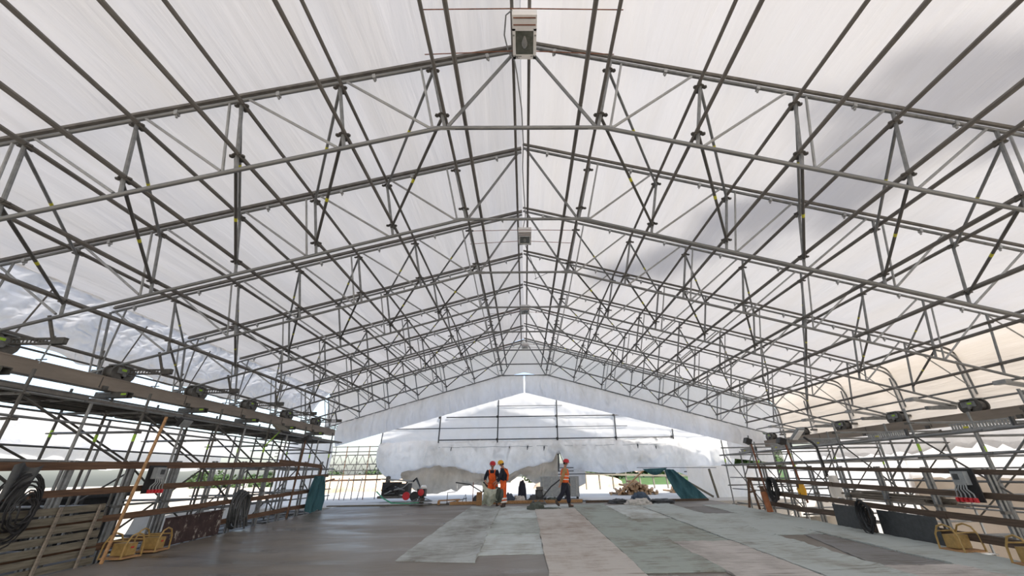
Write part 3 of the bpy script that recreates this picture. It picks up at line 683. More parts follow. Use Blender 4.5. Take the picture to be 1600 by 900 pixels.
# ------------------------------------------------------------------ curing mats on the deck
def mat_sheet(label, pts, m, th=.014, seed=1, ridge=0):
    """a felt mat laid on the deck: pts = corner quadrilateral (near left, near right, far right, far left)"""
    (ax, ay), (bx, by), (cx_, cy), (dx, dy) = pts
    nu, nv = 24, 48; b = MB(); top = []
    for j in range(nv+1):
        for i in range(nu+1):
            u, v = i/nu, j/nv
            x = (ax*(1-u)+bx*u)*(1-v)+(dx*(1-u)+cx_*u)*v; y = (ay*(1-u)+by*u)*(1-v)+(dy*(1-u)+cy*u)*v
            e = min(u, 1-u, v, 1-v)
            ed = max(0, 1-e*14)
            x += .035*ed*nse(y*1.7, x, seed); y += .05*ed*nse(x*2.5, y, seed+3)
            z = fz(y)+th+.009*nse(x*3, y*6, seed)+.010*ed*(nse(x*9, y*9, seed)+.4)+.012*max(0, nse(x*1.3, y*5, seed+7))
            z += ridge*max(0, 1-(1-u)*6)*abs(nse(x*5, y*3.5, seed+11)+.35)
            top.append((x, y, z))
    b.add(top, [(j*(nu+1)+i, j*(nu+1)+i+1, (j+1)*(nu+1)+i+1, (j+1)*(nu+1)+i) for j in range(nv) for i in range(nu)])
    ring = [i for i in range(nu+1)]+[(j+1)*(nu+1)+nu for j in range(nv)]+[nv*(nu+1)+nu-1-i for i in range(nu)]+[(nv-1-j)*(nu+1) for j in range(nv-1)]
    n = len(ring); base = len(b.v)
    b.v += [(b.v[i][0], b.v[i][1], fz(b.v[i][1])+.001) for i in ring]
    b.f += [(ring[i], base+i, base+(i+1) % n, ring[(i+1) % n]) for i in range(n)]
    b.sm = True
    return tag(b.build('curing_mat', m), label, 'mat')
def rect(x0, x1, y0, y1): return [(x0, y0), (x1, y0), (x1, y1), (x0, y1)]
mat_sheet('pale felt curing mat, near half, its left edge and front on bare concrete', [(-2.52, 9.1), (-.95, 8.85), (-1.0, 14.6), (-2.45, 14.9)], 'mat_dirty', seed=1, ridge=.09)
mat_sheet('pale felt curing mat far half, between bare concrete and the timber beams', [(-2.42, 14.7), (-1.0, 14.5), (-1.02, 18.9), (-2.3, 19.1)], 'mat_dirty', .024, 2, .10)
mat_sheet('pale felt mat beside the brown stained strip, squarely cut near end', rect(-1.06, .36, 9.48, 11.9), 'mat_pale', .012, 3)
mat_sheet('pale rumpled mat in the middle of the second row from bare concrete', rect(-1.06, .38, 11.8, 15.0), 'mat_pale2', .03, 4)
mat_sheet('pale mat under the standing yellow helmet worker', rect(-1.05, .42, 14.9, 19.0), 'mat_pale', .012, 5)
mat_sheet('long brown stained felt strip running toward the camera', rect(.37, 1.93, 3.0, 17.6), 'mat_brown', .03, 6)
mat_sheet('light felt end piece in front of the walking worker', rect(.42, 1.95, 17.5, 19.4), 'mat_pale', .014, 7)
mat_sheet('long olive grey mat right of the brown stained strip', rect(1.95, 3.30, 7.85, 19.2), 'mat_green', .022, 8, .05)
mat_sheet('small light grey mat near the white cloth bundle', rect(3.34, 4.62, 14.4, 18.6), 'mat_pale', .02, 9)
mat_sheet('olive mat in front of the small light grey mat', rect(3.30, 4.60, 10.35, 14.5), 'mat_green', .014, 10)
mat_sheet('pinkish mat with dark cross stripes lying near the camera', rect(3.30, 4.62, 5.6, 10.42), 'mat_pink', .024, 11)
mat_sheet('grey green mat strip right of the pinkish striped mat', rect(4.66, 5.95, 5.6, 12.2), 'mat_grey', .022, 12, .05)
mat_sheet('grey green mat strip reaching the far end beside the dark wet patch', rect(4.66, 6.05, 12.1, 18.9), 'mat_grey', .026, 13)
mat_sheet('small wet dark mat at the far right by the teal canvas', rect(6.08, 7.15, 15.2, 17.6), 'mat_dark', .012, 14)
mat_sheet('grey mat between the two wet dark patches on the right', rect(6.0, 7.2, 11.1, 15.3), 'mat_grey', .02, 15)
mat_sheet('large wet dark mat parallel to the right guard rail', [(5.95, 8.0), (7.2, 7.9), (7.1, 11.3), (6.75, 11.2)], 'mat_dark', .010, 16)
mat_sheet('pale pink mat at the near right corner', rect(5.95, 7.3, 4.5, 7.95), 'mat_pink', .022, 17)
mat_sheet('grey mat along the right guard rail, near half', rect(7.24, 8.5, 5.0, 11.6), 'mat_grey', .024, 18)
mat_sheet('grey mat along the right guard rail, far half', rect(7.2, 8.5, 11.5, 18.2), 'mat_grey', .016, 19)

# ------------------------------------------------------------------ things along the left edge
def loc_thing(name, label, cat, x, y, z, rz=0, group=None): return thing(name, label, cat, (x, y, z), rz, group)
t = loc_thing('slatted_panel', 'weathered timber slat panel leaning on the left guard rail', 'panel', -8.6, 6.0, fz(8))
for i in range(7):
    z = .05+i*.157
    MB().bar((.03*(i % 2), -2.4, z-.05), (0, 3.45-.03*i, z+.045), .025, .118).build('slat', 'wood_grey', t)
for y in (-.6, 2.35, 3.1): MB().bar((.05, y, -.02), (.03, y+.05, 1.08), .03, .07).build('batten', 'lath_wood', t)
tag(MB().bar((-8.35, 9.39, fz(9.4)), (-8.5, 9.85, 1.35), .045, .05).build('timber_pole', 'wood_new'), 'long brown timber pole leaning against the left guard rail', 'pole')
def coil(name, label, c, R, r, k, ax, m, cat='hose'):
    """loops of hose hung in the plane across axis ax"""
    rr = random.Random(label); t = thing(name, label, cat, c)
    for i in range(k):
        pts = []; Ri = R*(1-.06*i+rr.uniform(-.04, .04)); ox, oz = rr.uniform(-.05, .05)*R, rr.uniform(-.08, .08)*R
        for j in range(22):
            a = 2*math.pi*j/22; q = (Ri*.62*math.cos(a)+ox, Ri*math.sin(a)+oz+.03*R*math.sin(3*a+i))
            d = rr.uniform(-.02, .02)+(i-k/2)*r*1.4
            pts.append((d, q[0], q[1]) if ax == 'x' else (q[0], d, q[1]))
        MB().tube(pts, r, 6, closed=True).build('loop', m, t)
    return t
coil('cable_coil', 'big tangled coil of black cable hung on the left guard rail over the slat panel', (-8.5, 7.65, -.40), .62, .014, 13, 'x', 'black', 'cable')
tt = coil('cable_bundle', 'bundle of dark cables hanging down the left guard rail beyond the rusty plate', (-8.55, 13.6, -.8), .52, .03, 6, 'x', 'darkgrey', 'cable')
for i in range(5): MB().tube([(0, -.15+.08*i, .45), (.05, -.2+.1*i, 0), (.12, -.25+.14*i, -.5)], .028, 6).build('strand', 'darkgrey', tt)
tt = loc_thing('hanging_rag', 'dark rag tied around the left guard rail above the coil', 'cloth', -8.6, 7.55, .05)
MB().grid(lambda u, v: (.04*math.sin(u*9)+.03, -.22+.44*u*(1-.3*v), .22-.55*v+.04*math.sin(u*7)), 14, 10).build('rag', 'darkgrey', tt)
def power_box(x, y, z, s, label):
    t = loc_thing('power_box', label, 'box', x, y, z); t.scale = (.8, .72, .8)
    MB().box((s*.05, 0, .0), (.03, .62, .72)).build('back_board', 'black', t)
    MB().box((-s*.03, 0, .16), (.13, .34, .30)).build('housing', 'grey', t)
    MB().box((-s*.098, .05, .19), (.012, .15, .13)).build('window', 'darkgrey', t)
    MB().box((-s*.098, -.02, .04), (.014, .26, .05)).build('socket_strip', 'alu', t)
    for i in range(5):
        y0 = -.2+i*.10
        MB().tube([(-s*.09, y0*.6, .02), (-s*.14, y0*.8, -.08), (-s*.09, y0*1.1, -.18), (-s*.10, y0*1.2, -.27)], .016, 6).build('lead', 'grey', t)
        MB().lathe([(.03, -.05), (.045, -.045), (.045, .04), (.03, .05)], (-s*.10, y0*1.2, -.31), 8).build('plug', 'red', t)
power_box(-8.52, 10.18, .02, -1, 'grey power distribution box with red plugs on the left guard rail')
power_box(8.52, 8.45, -.33, 1, 'dark power distribution box with red plugs on the right guard rail')
def stand(x, y, rz, label):
    t = loc_thing('tube_frame_stand', label, 'stand', x, y, fz(y)+.0, rz)
    for dx in (-.24, .24):
        p = [(dx, -.32, .02), (dx, -.30, .28), (dx, -.22, .42), (dx, -.10, .46), (dx, .02, .42), (dx, .10, .28), (dx, .12, .02)]
        MB().tube(p, .017, 7).build('hoop', 'yellow', t)
    MB().tube([(-.24, -.26, .33), (.24, -.26, .33)], .014, 6).build('cross_tube', 'yellow', t)
    MB().tube([(-.24, .08, .33), (.24, .08, .33)], .014, 6).build('cross_tube', 'yellow', t)
    b = MB().box((0, -.06, .17), (.34, .20, .22)); b.build('cabinet', 'yellow', t)
    MB().box((.171, -.06, .20), (.006, .07, .03)).build('label_plate', 'red', t)
    MB().box((0, -.09, .03), (.5, .44, .03)).build('base_tray', 'wood_new', t)
stand(-8.42, 9.95, math.radians(-4), 'yellow tube frame power stand at the foot of the leaning pole')
stand(-8.42, 10.65, math.radians(6), 'yellow tube frame power stand next to the rusty lime splashed plate')
stand(8.42, 9.05, math.radians(8), 'yellow tube frame stand beside the end of the black sheets')
stand(8.42, 7.75, math.radians(-5), 'yellow tube frame stand at the right edge of the view')
tag(MB().box((-8.6, 11.95, fz(12)+.30), (.04, 1.95, .58), Matrix.Rotation(math.radians(1.4), 3, 'X')).box((-8.585, 11.95, fz(12)+.60), (.06, 1.98, .03), Matrix.Rotation(math.radians(1.4), 3, 'X')).build('formwork_plate', 'wlime'), 'rusty dark plate splashed with lime standing against the left rail', 'plate')
def hang(name, label, x, y, z0, z1, wd, m, ax='y', flare=.3, seed=1):
    def fn(u, v):
        q = (u-.5)*wd*(.55+flare*v+.25*math.sin(v*3)); d = .09*math.sin(u*17+v*2+seed)*(1-.2*v)+.05*nse(u*5, v*3, seed)
        p = (x+d, y+q, z0+(z1-z0)*v+.06*math.sin(u*8+seed)*(v > .9)) if ax == 'y' else (x+q, y+d, z0+(z1-z0)*v)
        return p
    return tag(MB().grid(fn, 40, 24).build(name, m), label, 'cloth')
hang('canvas_cloth', 'teal canvas cloth hung over the far end of the left guard rail', -8.5, 18.15, .06, -1.22, 1.3, 'teal', 'y', .35, 2)
for (x, y, z, rx, label) in ((-8.9, 10.9, 1.35, .5, 'black floodlight at the top of the leaning pole, aimed at the deck'), ):
    t = loc_thing('work_light', label, 'lamp', x, y, z)
    MB().box((0, 0, 0), (.10, .34, .22), Matrix.Rotation(rx, 3, 'Y')).build('housing', 'black', t); MB().box((.06, 0, -.03), (.02, .30, .19), Matrix.Rotation(rx, 3, 'Y')).build('glass', 'grey', t)
    MB().tube([(-.05, 0, 0), (-.3, .1, .1), (-.4, .1, .19)], .015, 6).build('bracket', 'black', t)
t = loc_thing('flat_lamp_board', 'flat grey lamp housing tilted above the left walkway, green strap beneath', 'lamp', -9.0, 15.5, 1.66)
MB().box((0, 0, 0), (.36, .7, .07), Matrix.Rotation(math.radians(35), 3, 'Y')).build('housing', 'wood_grey', t); MB().box((.1, .0, -.07), (.3, .5, .05), Matrix.Rotation(math.radians(35), 3, 'Y')).build('reflector', 'black', t)
MB().bar((-.1, .1, -.1), (-.15, -.5, -.62), .05, .012).build('strap', 'tag_green', t)
tag(tube_obj('timber_post', V((-8.6, 16.4, fz(16.4))), V((-8.75, 16.9, 1.35)), .035, 'wood'), 'thin brown post carrying a small black lamp near the far end of the left rail', 'post')
t = loc_thing('work_light', 'small black lamp on the thin post at the far left rail', 'lamp', -8.72, 16.9, 1.42)
MB().box((0, 0, 0), (.30, .22, .12), Matrix.Rotation(-.5, 3, 'Y')).build('housing', 'black', t); MB().lathe([(.03, -.06), (.09, -.05), (.09, .05), (.03, .06)], (.15, -.05, -.03), 8).build('reflector', 'darkgrey', t)
tag(tube_obj('timber_post', V((-8.7, 18.3, fz(18.3))), V((-8.75, 18.7, .4)), .045, 'wood'), 'short brown post at the very end of the left guard rail', 'post')

# deck level walkway and a skip beyond the left rail
for j, x in enumerate((-9.05, -9.42, -9.79, -10.16, -10.53, -10.9)):
    t = thing('walkway_planks', f'row of grey planks low behind the left guard rail, {ORD[j+1]} row from the deck', 'planks', (x, 4, -1.80)); y = 4
    while y < 20:
        link('plank', TC[('plk', j % 2)], t, V((0, y-4, .024*(y-4)+.012*(j % 2)))); y += S
wall_sheet_low = MB().grid(lambda u, v: (-12.3+.15*nse(u*12, v*2)-.5*v, 14.4+7*u, -1.05+.12*nse(u*9, 4)-2.2*v), 60, 12)
tag(wall_sheet_low.build('scaffold_sheet', 'sheet_grey'), 'grey sheeting hung low on the outside of the left scaffold', 'sheet')
t = thing('skip_container', 'long dark steel skip standing on the ground beyond the left scaffold', 'skip', (-13.2, 10.2, -3.3))
MB().bar((0, -4.2, 1.55), (0, 3.6, 1.55), 1.9, 2.9).build('hull', 'black', t); MB().bar((.98, -4.2, 2.95), (.98, 3.6, 2.95), .1, .14).build('rim', 'darkgrey', t)
for i in range(8): MB().box((.98, -3.8+i, 1.5), (.08, .10, 2.7)).build('rib', 'darkgrey', t)

# ------------------------------------------------------------------ things along the right edge
for i, (ya, yb, lab) in enumerate(((9.35, 10.85, 'large black rubber sheet standing on edge by the yellow stand'), (11.0, 12.35, 'black rubber sheet standing behind the hose coil'))):
    tag(MB().bar((8.5, ya, fz(ya)+.27), (8.5, yb, fz(yb)+.27), .02, .52).build('rubber_sheet', 'darkgrey'), lab, 'sheet')
tag(MB().bar((8.42, 10.95, fz(10.95)+.28), (8.42, 11.12, fz(11.1)+.28), .03, .54).build('board_piece', 'wood_dark'), 'narrow dark board between the black sheets', 'board')
coil('hose_coil', 'round coil of black hose leaning on the black sheets', (8.32, 10.95, fz(10.95)+.385), .36, .015, 10, 'x', 'black')
coil('hose_coil', 'oval black hose loop hung on the right rail near the orange pipe', (8.6, 15.2, -.62), .38, .03, 4, 'x', 'black')
t = loc_thing('lath_stack', 'bundle of weathered laths lying along the right guard rail', 'timber', 8.98, 9.3, fz(10)+.72)
rr = random.Random(3)
for i in range(22): MB().bar((-.12+.05*(i % 5)+rr.uniform(-.02, .02), rr.uniform(-.3, .6), .036*(i//5)+.0), (-.10+.05*(i % 5)+rr.uniform(-.04, .04), 2.6+rr.uniform(-.5, .5), .036*(i//5)+rr.uniform(.0, .06)), .05, .03).build('lath', 'lath_wood', t)
t = loc_thing('work_light', 'flat grey floodlight on a bent dark pole at the right rail', 'lamp', 9.0, 13.0, .72)
MB().box((-.12, .55, .33), (.22, .62, .07), Matrix.Rotation(math.radians(-28), 3, 'X')).build('housing', 'grey', t)
MB().box((-.12, .52, .285), (.17, .5, .03), Matrix.Rotation(math.radians(-28), 3, 'X')).build('glass', 'white', t)
MB().tube([(-.1, .3, .2), (-.05, .05, .02), (0, 0, -.1), (0.02, -.08, -.95)], .035, 7).build('pole', 'black', t)
hang('plastic_wrap', 'white plastic wrap tied round the foot of the bent lamp pole', 9.02, 12.75, -.18, -.75, .35, 'sheet_white', 'y', .4, 5)
for k, (x, y, z0, z1, lab1, lab2) in enumerate(((8.95, 14.1, fz(14.1)+.4, .82, 'rusty pole with a black lamp and yellow sack on the right rail', 'black lamp turned back on the rusty pole above the yellow sack'), (8.75, 15.9, fz(15.9), .95, 'rusty pole with a small lamp at the far right rail', 'small dark lamp topping the farthest pole of the right rail'))):
    tag(tube_obj('lamp_pole', V((x, y, z0)), V((x-.12, y+.15, z1)), .03, 'rust'), lab1, 'pole')
    t = loc_thing('work_light', lab2, 'lamp', x-.2, y+.2, z1+.06)
    MB().box((0, 0, 0), (.20, .26, .18), Matrix.Rotation(.4, 3, 'Y')).build('housing', 'black', t); MB().box((-.1, 0, .01), (.02, .22, .15), Matrix.Rotation(.4, 3, 'Y')).build('glass', 'darkgrey', t)
t = loc_thing('sack', 'yellow sack strapped to the rusty pole on the right rail', 'sack', 8.85, 14.08, -.56)
MB().lathe([(.03, -.22), (.11, -.19), (.13, -.05), (.10, .1), (.11, .18), (.04, .22)], n=10).build('sack_body', 'hyellow', t); MB().box((-.06, 0, 0), (.10, .10, .40)).build('strap', 'wood', t)
t = loc_thing('orange_pipe', 'thick orange brown pipe leaning on the far end of the right rail', 'pipe', 8.45, 15.5, fz(15.5))
MB().tube([(0, 0, 0.0), (-.02, .12, .62)], .10, 12).build('pipe', 'orange_pipe', t); MB().tube([(-.02, .12, .62), (-.03, .16, .80)], .075, 10).build('socket', 'wood', t)
t = loc_thing('trestle', 'brown timber trestle beside the orange pipe', 'trestle', 8.5, 16.6, fz(16.6))
for a_, b_ in (((-.05, .3, 0), (.02, .0, 1.05)), ((.0, -.35, 0), (.02, -.05, 1.05)), ((-.02, .1, .55), (.0, -.3, .6)), ((.02, .1, 1.02), (.02, -.35, 1.0))): MB().bar(a_, b_, .06, .06).build('timber', 'wood', t)

# ------------------------------------------------------------------ outer sheeting of both scaffolds
def wall_sheet(name, label, x, y0, y1, z0, z1, m, jag=0, seed=1, n=80):
    def fn(u, v):
        y = y0+(y1-y0)*u; zb = z0+(abs(nse(y*1.3, seed))*jag+abs(nse(y*3.1, seed+1))*jag*.4); z = z1+(zb-z1)*v
        return (x+.12*nse(y*.6, z*.5, seed)+.05*nse(y*2.5, z*.8, seed+4), y, z)
    return tag(MB().grid(fn, n, 14).build(name, m), label, 'sheet')
wall_sheet('scaffold_sheet', 'added grey sheet with a jagged lower edge for the roof shadow behind the right crane rail', 15.4, 2, 22.4, .42, 1.45, 'sheet_grey', .5, 1)  # grey tone and jagged edge stand for the roof's shadow on white sheeting
wall_sheet('scaffold_sheet', 'white sheeting of the right scaffold, far bays, down to the ground', 15.75, 17.6, 26.0, -3.1, 1.2, 'sheet_white', 0, 2)
wall_sheet('scaffold_sheet', 'white upper sheeting of the right scaffold above the beige sheeting', 15.7, 2, 17.7, -.40, 1.2, 'sheet_white', .2, 6)
wall_sheet('scaffold_sheet', 'beige lower sheeting of the right scaffold beside the near guard rail', 15.85, 2, 17.8, -3.1, -.25, 'sheet_beige', 0, 3)
wall_sheet('scaffold_sheet', 'upper white sheet along the outside of the left scaffold', -14.6, 1, 21.5, .95, 1.95, 'sheet_white', .2, 4)
wall_sheet('scaffold_sheet', 'bright white sheet lower on the outside of the left scaffold', -14.8, 1, 21.0, .32, 1.1, 'sheet_white', .2, 5)
tag(MB().grid(lambda u, v: (-13.1+2.75*u+.06*nse(u*6, v*2), 22.9+.15*nse(u*5, v*3), 1.75-3.4*v), 20, 16).build('scaffold_sheet', 'sheet_white'), 'white sheet across the far end of the left scaffold', 'sheet')
tag(MB().grid(lambda u, v: (8.7+4.9*u+.1*nse(u*6, v*2), 23.3+.25*nse(u*8, v*3), .25-2.3*v), 30, 16).build('scaffold_sheet', 'sheet_white'), 'white sheet across the far right corner of the deck', 'sheet')
tag(MB().bar((10.0, 23.0, -1.28), (9.75, 22.9, .1), .08, .08).build('sheet_post', 'wood_grey'), 'grey post at the edge of the far right corner sheet', 'post')
tag(MB().bar((8.0, 23.4, -.1), (9.6, 22.6, -1.2), .07, .10).build('diagonal_plank', 'wood_grey'), 'grey plank sloping beside the far right corner sheet', 'plank')

# ------------------------------------------------------------------ teal canvas at the far right
t = loc_thing('canvas_cloth', 'teal canvas draped from the far curtain down to the deck', 'cloth', 6.6, 21.5, -1.3)
def teal(u, v):
    a = V((6.95+.45*u, 21.6, .12-.03*u)); b = V((7.45+1.25*u, 21.2-.2*u, -1.27)); p = a.lerp(b, v); bow = .22*math.sin(math.pi*v)*(1-u*.6)
    return (p.x-bow*.6+.1*u*math.sin(v*3.1)-6.6, p.y-.09*math.sin(u*13+v*2)-.1*nse(u*4, v*3)-21.5, p.z+1.3)
MB().grid(teal, 30, 30).build('canvas', 'teal', t)
MB().grid(lambda u, v: (5.85+1.3*u-6.6, .1-.12*math.sin(math.pi*v)-.03*math.sin(u*14), .14+.03*u-(.30*math.sin(math.pi*min(1, u*1.05))*v)+1.3), 24, 8).build('canvas_swag', 'teal', t)
tag(tube_obj('canvas_line', V((5.6, 21.65, .20)), V((9.6, 21.65, .14)), .012, 'black'), 'thin dark line the teal canvas hangs from', 'rope')

# ------------------------------------------------------------------ far end of the deck: beams, machines, bundles
GZ = -1.27
def zt(y): return fz(y) if y < DE else GZ
tag(MB().bar((-3.4, 20.2, fz(20.2)+.07), (2.6, 20.35, fz(20.3)+.07), .12, .12).build('timber_beam', 'wood_new'), 'long brown timber beam lying across the far end of the deck', 'timber')
tag(MB().bar((2.75, 20.35, fz(20.3)+.04), (8.3, 20.2, fz(20.2)+.04), .12, .09).build('timber_beam', 'wood_dark'), 'dark timber edge beam at the far end right of the walking worker', 'timber')
tag(MB().bar((-9.0, 20.55, fz(20.5)+.02), (-3.5, 20.5, fz(20.5)+.02), .3, .04).build('edge_plank', 'wood_grey'), 'grey plank along the far edge of the wet concrete', 'plank')
tag(MB().box((-2.06, 19.95, fz(19.95)+.26), (.24, .14, .52)).build('timber_block', 'wood_new'), 'upright brown timber block left of the workers', 'timber')
tag(MB().bar((-3.95, 20.3, fz(20.3)+.18), (-3.0, 20.5, fz(20.3)+.2), .16, .05).bar((-3.9, 20.2, fz(20.3)+.02), (-3.9, 20.2, fz(20.3)+.17), .1, .1).bar((-3.1, 20.4, fz(20.3)+.02), (-3.1, 20.4, fz(20.3)+.17), .1, .1).build('low_bench', 'wood_new'), 'low timber bench beside the power trowel', 'bench')
def lump(name, label, cat, c, d, m, seed, amp=.25, nu=28, nv=14):
    def fn(u, v):
        a = 2*math.pi*u; ph = math.pi*.5*v; r = math.cos(ph)**.7
        q = V((math.cos(a)*r, math.sin(a)*r, math.sin(ph))); k = 1+amp*nse(q.x*2.2+seed, q.y*2.2, q.z*2.2)+amp*.5*nse(q.x*6, q.y*6+seed, q.z*6)
        return (c[0]+q.x*d[0]*k, c[1]+q.y*d[1]*k, c[2]+q.z*d[2]*max(.2, k))
    return tag(MB().grid(fn, nu, nv).build(name, m), label, cat)
lump('canvas_bundle', 'olive tarpaulin heaped on the deck left of the walking worker', 'tarpaulin', (.42, 17.75, fz(17.75)), (.34, .25, .23), 'blanket_dark', 1, .3)
lump('canvas_tail', 'olive tarpaulin end trailing on the mat beside its heap', 'tarpaulin', (.95, 17.65, fz(17.65)), (.45, .2, .07), 'blanket_dark', 2, .3)
for i, (x, y, dx, dz, m, lab) in enumerate(((-.35, 20.95, .38, .33, 'cloth_white', 'grey plastic bundle behind the yellow helmet worker'), (.55, 21.1, .5, .36, 'darkgrey', 'dark plastic bundle in the row behind the timber beam'), (-.75, 20.8, .28, .42, 'cloth_blue', 'slate blue bundle between the two standing workers'), (1.35, 21.0, .33, .25, 'blanket_dark', 'olive bundle at the foot of the plate compactor'),
        (4.75, 18.7, .55, .24, 'cloth_white', 'crumpled dirty white cloth on the deck'), (5.15, 19.9, .42, .38, 'cloth_blue', 'slate blue cloth heap behind the dirty white cloth'), (5.9, 19.4, .6, .16, 'darkgrey', 'flat dark cloth heap right of the dirty white cloth'), (4.1, 19.6, .45, .17, 'darkgrey', 'flat dark bundle left of the dirty white cloth'), (2.95, 21.3, .4, .10, 'darkgrey', 'flat dark rag on the pale ground past the deck end'))):
    lump('cloth_heap', lab, 'cloth', (x, y, zt(y)), (dx, dx*.6, dz), m, 10+i, .35)
# power trowel left
t = loc_thing('power_trowel', 'power trowel with red engine standing on the wet concrete', 'machine', -4.75, 20.45, fz(20.45))
MB().tube([(.48*math.cos(a*math.pi/9), .48*math.sin(a*math.pi/9), .16) for a in range(18)], .022, 6, closed=True).build('guard_ring', 'steel', t)
MB().tube([(.48*math.cos(a*math.pi/9), .48*math.sin(a*math.pi/9), .05) for a in range(18)], .018, 6, closed=True).build('guard_ring', 'steel', t)
for a in range(4): MB().bar((0, 0, .10), (.44*math.cos(a*math.pi/2+.4), .44*math.sin(a*math.pi/2+.4), .04), .12, .012).build('blade', 'steel_dark', t)
for a in range(4): MB().tube([(.1*math.cos(a*math.pi/2), .1*math.sin(a*math.pi/2), .3), (.48*math.cos(a*math.pi/2), .48*math.sin(a*math.pi/2), .16)], .016, 6).build('ring_strut', 'steel', t)
MB().lathe([(.08, .08), (.14, .14), (.16, .28), (.1, .34)], n=10).build('gearbox', 'steel_dark', t)
MB().box((0, 0, .50), (.34, .36, .30)).build('engine', 'black', t); MB().lathe([(.03, -.03), (.14, -.02), (.14, .03), (.03, .04)], (0, -.2, .52), 12, Matrix.Rotation(math.radians(90), 3, 'X')).build('starter_cover', 'red', t)
MB().lathe([(.05, 0), (.14, .02), (.15, .10), (.08, .15)], (.05, .0, .66), 10).build('fuel_tank', 'white', t); MB().box((-.18, .08, .6), (.12, .14, .14)).build('exhaust', 'darkgrey', t)
MB().tube([(0, .1, .4), (-.25, .5, .7), (-.55, .95, 1.0)], .018, 6).build('handle', 'steel', t)
tag(MB().tube([(-3.55, 20.3, fz(20.3)+.02), (-3.55, 20.3, fz(20.3)+.5), (-3.2, 20.35, fz(20.3)+.52)], .02, 6).tube([(-3.3, 20.5, fz(20.3)+.05), (-2.9, 20.5, fz(20.3)+.1), (-2.75, 20.5, fz(20.3)+.42), (-2.7, 20.5, fz(20.3)+.02)], .022, 6).tube([(-3.6, 20.4, fz(20.3)+.06), (-2.9, 20.6, fz(20.3)+.2), (-2.7, 20.6, fz(20.3)+.25)], .018, 6).build('steel_trestle', 'steel_dark'), 'low dark steel frame lying by the upright timber block', 'frame')
# engine set at the left
t = loc_thing('engine_set', 'dark diesel engine set with a pink wheel under the left end of the curtain', 'machine', -7.0, 24.4, GZ)
rr = random.Random(11)
MB().box((0, 0, .25), (1.9, .9, .12)).build('skid', 'steel_dark', t); MB().box((-.35, 0, .65), (.9, .6, .65)).build('engine_block', 'black', t); MB().box((.35, .1, .62), (.55, .7, .55)).build('pump', 'darkgrey', t)
MB().box((-.1, .1, 1.07), (1.6, .8, .06), Matrix.Rotation(.08, 3, 'Y')).build('cover_plate', 'alu', t)
MB().lathe([(.08, -.05), (.2, -.05), (.2, .05), (.08, .05)], (.62, -.52, .30), 14, Matrix.Rotation(math.radians(90), 3, 'X')).build('wheel', 'red', t)
MB().lathe([(.08, -.05), (.24, -.05), (.24, .05), (.08, .05)], (1.05, -.48, .28), 14, Matrix.Rotation(math.radians(90), 3, 'X')).build('wheel', 'black', t)
MB().lathe([(.05, 0), (.13, .02), (.13, .3), (.05, .34)], (-.55, -.2, .95), 10).build('air_filter', 'steel_dark', t)
for i in range(7): MB().tube([(rr.uniform(-.8, .6), -.35, rr.uniform(.4, .9)), (rr.uniform(-.8, .6), -.48, rr.uniform(.4, .8)), (rr.uniform(-.8, .6), -.36, rr.uniform(.4, 1))], .03, 6).build('hose', 'grey' if i % 3 == 0 else 'black', t)
MB().tube([(.75, .2, 1.0), (.95, 0, 1.15), (1.35, -.2, .5), (1.45, -.3, .05)], .05, 7).build('draw_bar', 'black', t)
tag(MB().tube([(-7.9, 23.6, GZ+.55), (-7.4, 23.2, GZ+.25), (-6.8, 22.8, GZ+.04), (-5.9, 22.5, GZ+.03), (-5.0, 22.0, GZ+.08)], .03, 6).build('green_hose', mat('green_hose', (.05, .32, .16), .5, 0, .2, 9)), 'green hose curving from the engine set toward the power trowel', 'hose')
# wacker / plate compactor by the walking worker
t = loc_thing('plate_compactor', 'plate compactor whose long handle the walking worker holds', 'machine', .62, 19.75, fz(19.75))
MB().box((0, 0, .05), (.55, .5, .07)).box((-.28, 0, .10), (.08, .5, .10), Matrix.Rotation(.6, 3, 'Y')).build('base_plate', 'steel_dark', t)
MB().box((0, 0, .40), (.34, .38, .36)).build('engine', 'black', t); MB().lathe([(.03, -.03), (.13, -.02), (.13, .03), (.03, .04)], (0, -.2, .42), 12, Matrix.Rotation(math.radians(90), 3, 'X')).build('starter_cover', 'darkgrey', t)
MB().box((.02, .02, .64), (.30, .26, .12)).build('tank', 'steel_brown', t); MB().lathe([(.04, 0), (.12, .02), (.13, .18), (.05, .24)], (.22, -.1, .36), 10).build('air_filter', 'alu', t)
hnd = MB().tube([(.15, -.1, .30), (.5, -.7, .72), (.86, -1.55, 1.02)], .028, 7); hnd.build('handle', 'darkgrey', t)
for a_, b_ in (((-.25, -.3, .0), (.1, -.1, .3)), ((.3, -.3, 0), (.1, -.1, .3))): MB().tube([a_, b_], .016, 6).build('stay', 'steel', t)
# barrow behind the workers
t = loc_thing('wheelbarrow', 'dark barrow with a long handle behind the red helmet worker', 'barrow', -1.75, 21.5, GZ)
MB().box((.05, 0, .55), (.7, .6, .08)).box((-.25, 0, .75), (.08, .6, .4)).box((.38, 0, .72), (.06, .6, .36)).box((.05, .29, .72), (.66, .04, .36)).build('tray', 'black', t)
MB().tube([(-.3, -.2, .5), (-.9, -.3, .85), (-1.6, -.3, .95)], .03, 6).build('handle', 'darkgrey', t); MB().lathe([(.06, -.06), (.2, -.06), (.2, .06), (.06, .06)], (-.55, -.2, .2), 12, Matrix.Rotation(math.radians(90), 3, 'X')).build('wheel', 'darkgrey', t)
MB().tube([(-.75, -.3, .02), (-.75, -.3, .95)], .02, 6).build('leg', 'rust', t); MB().tube([(.3, 0, .5), (.3, 0, .0)], .02, 6).build('leg', 'rust', t)
lump('black_bag', 'round black bag standing right of the yellow helmet worker', 'bag', (-.15, 21.55, GZ), (.22, .2, .95), 'navy', 33, .12)
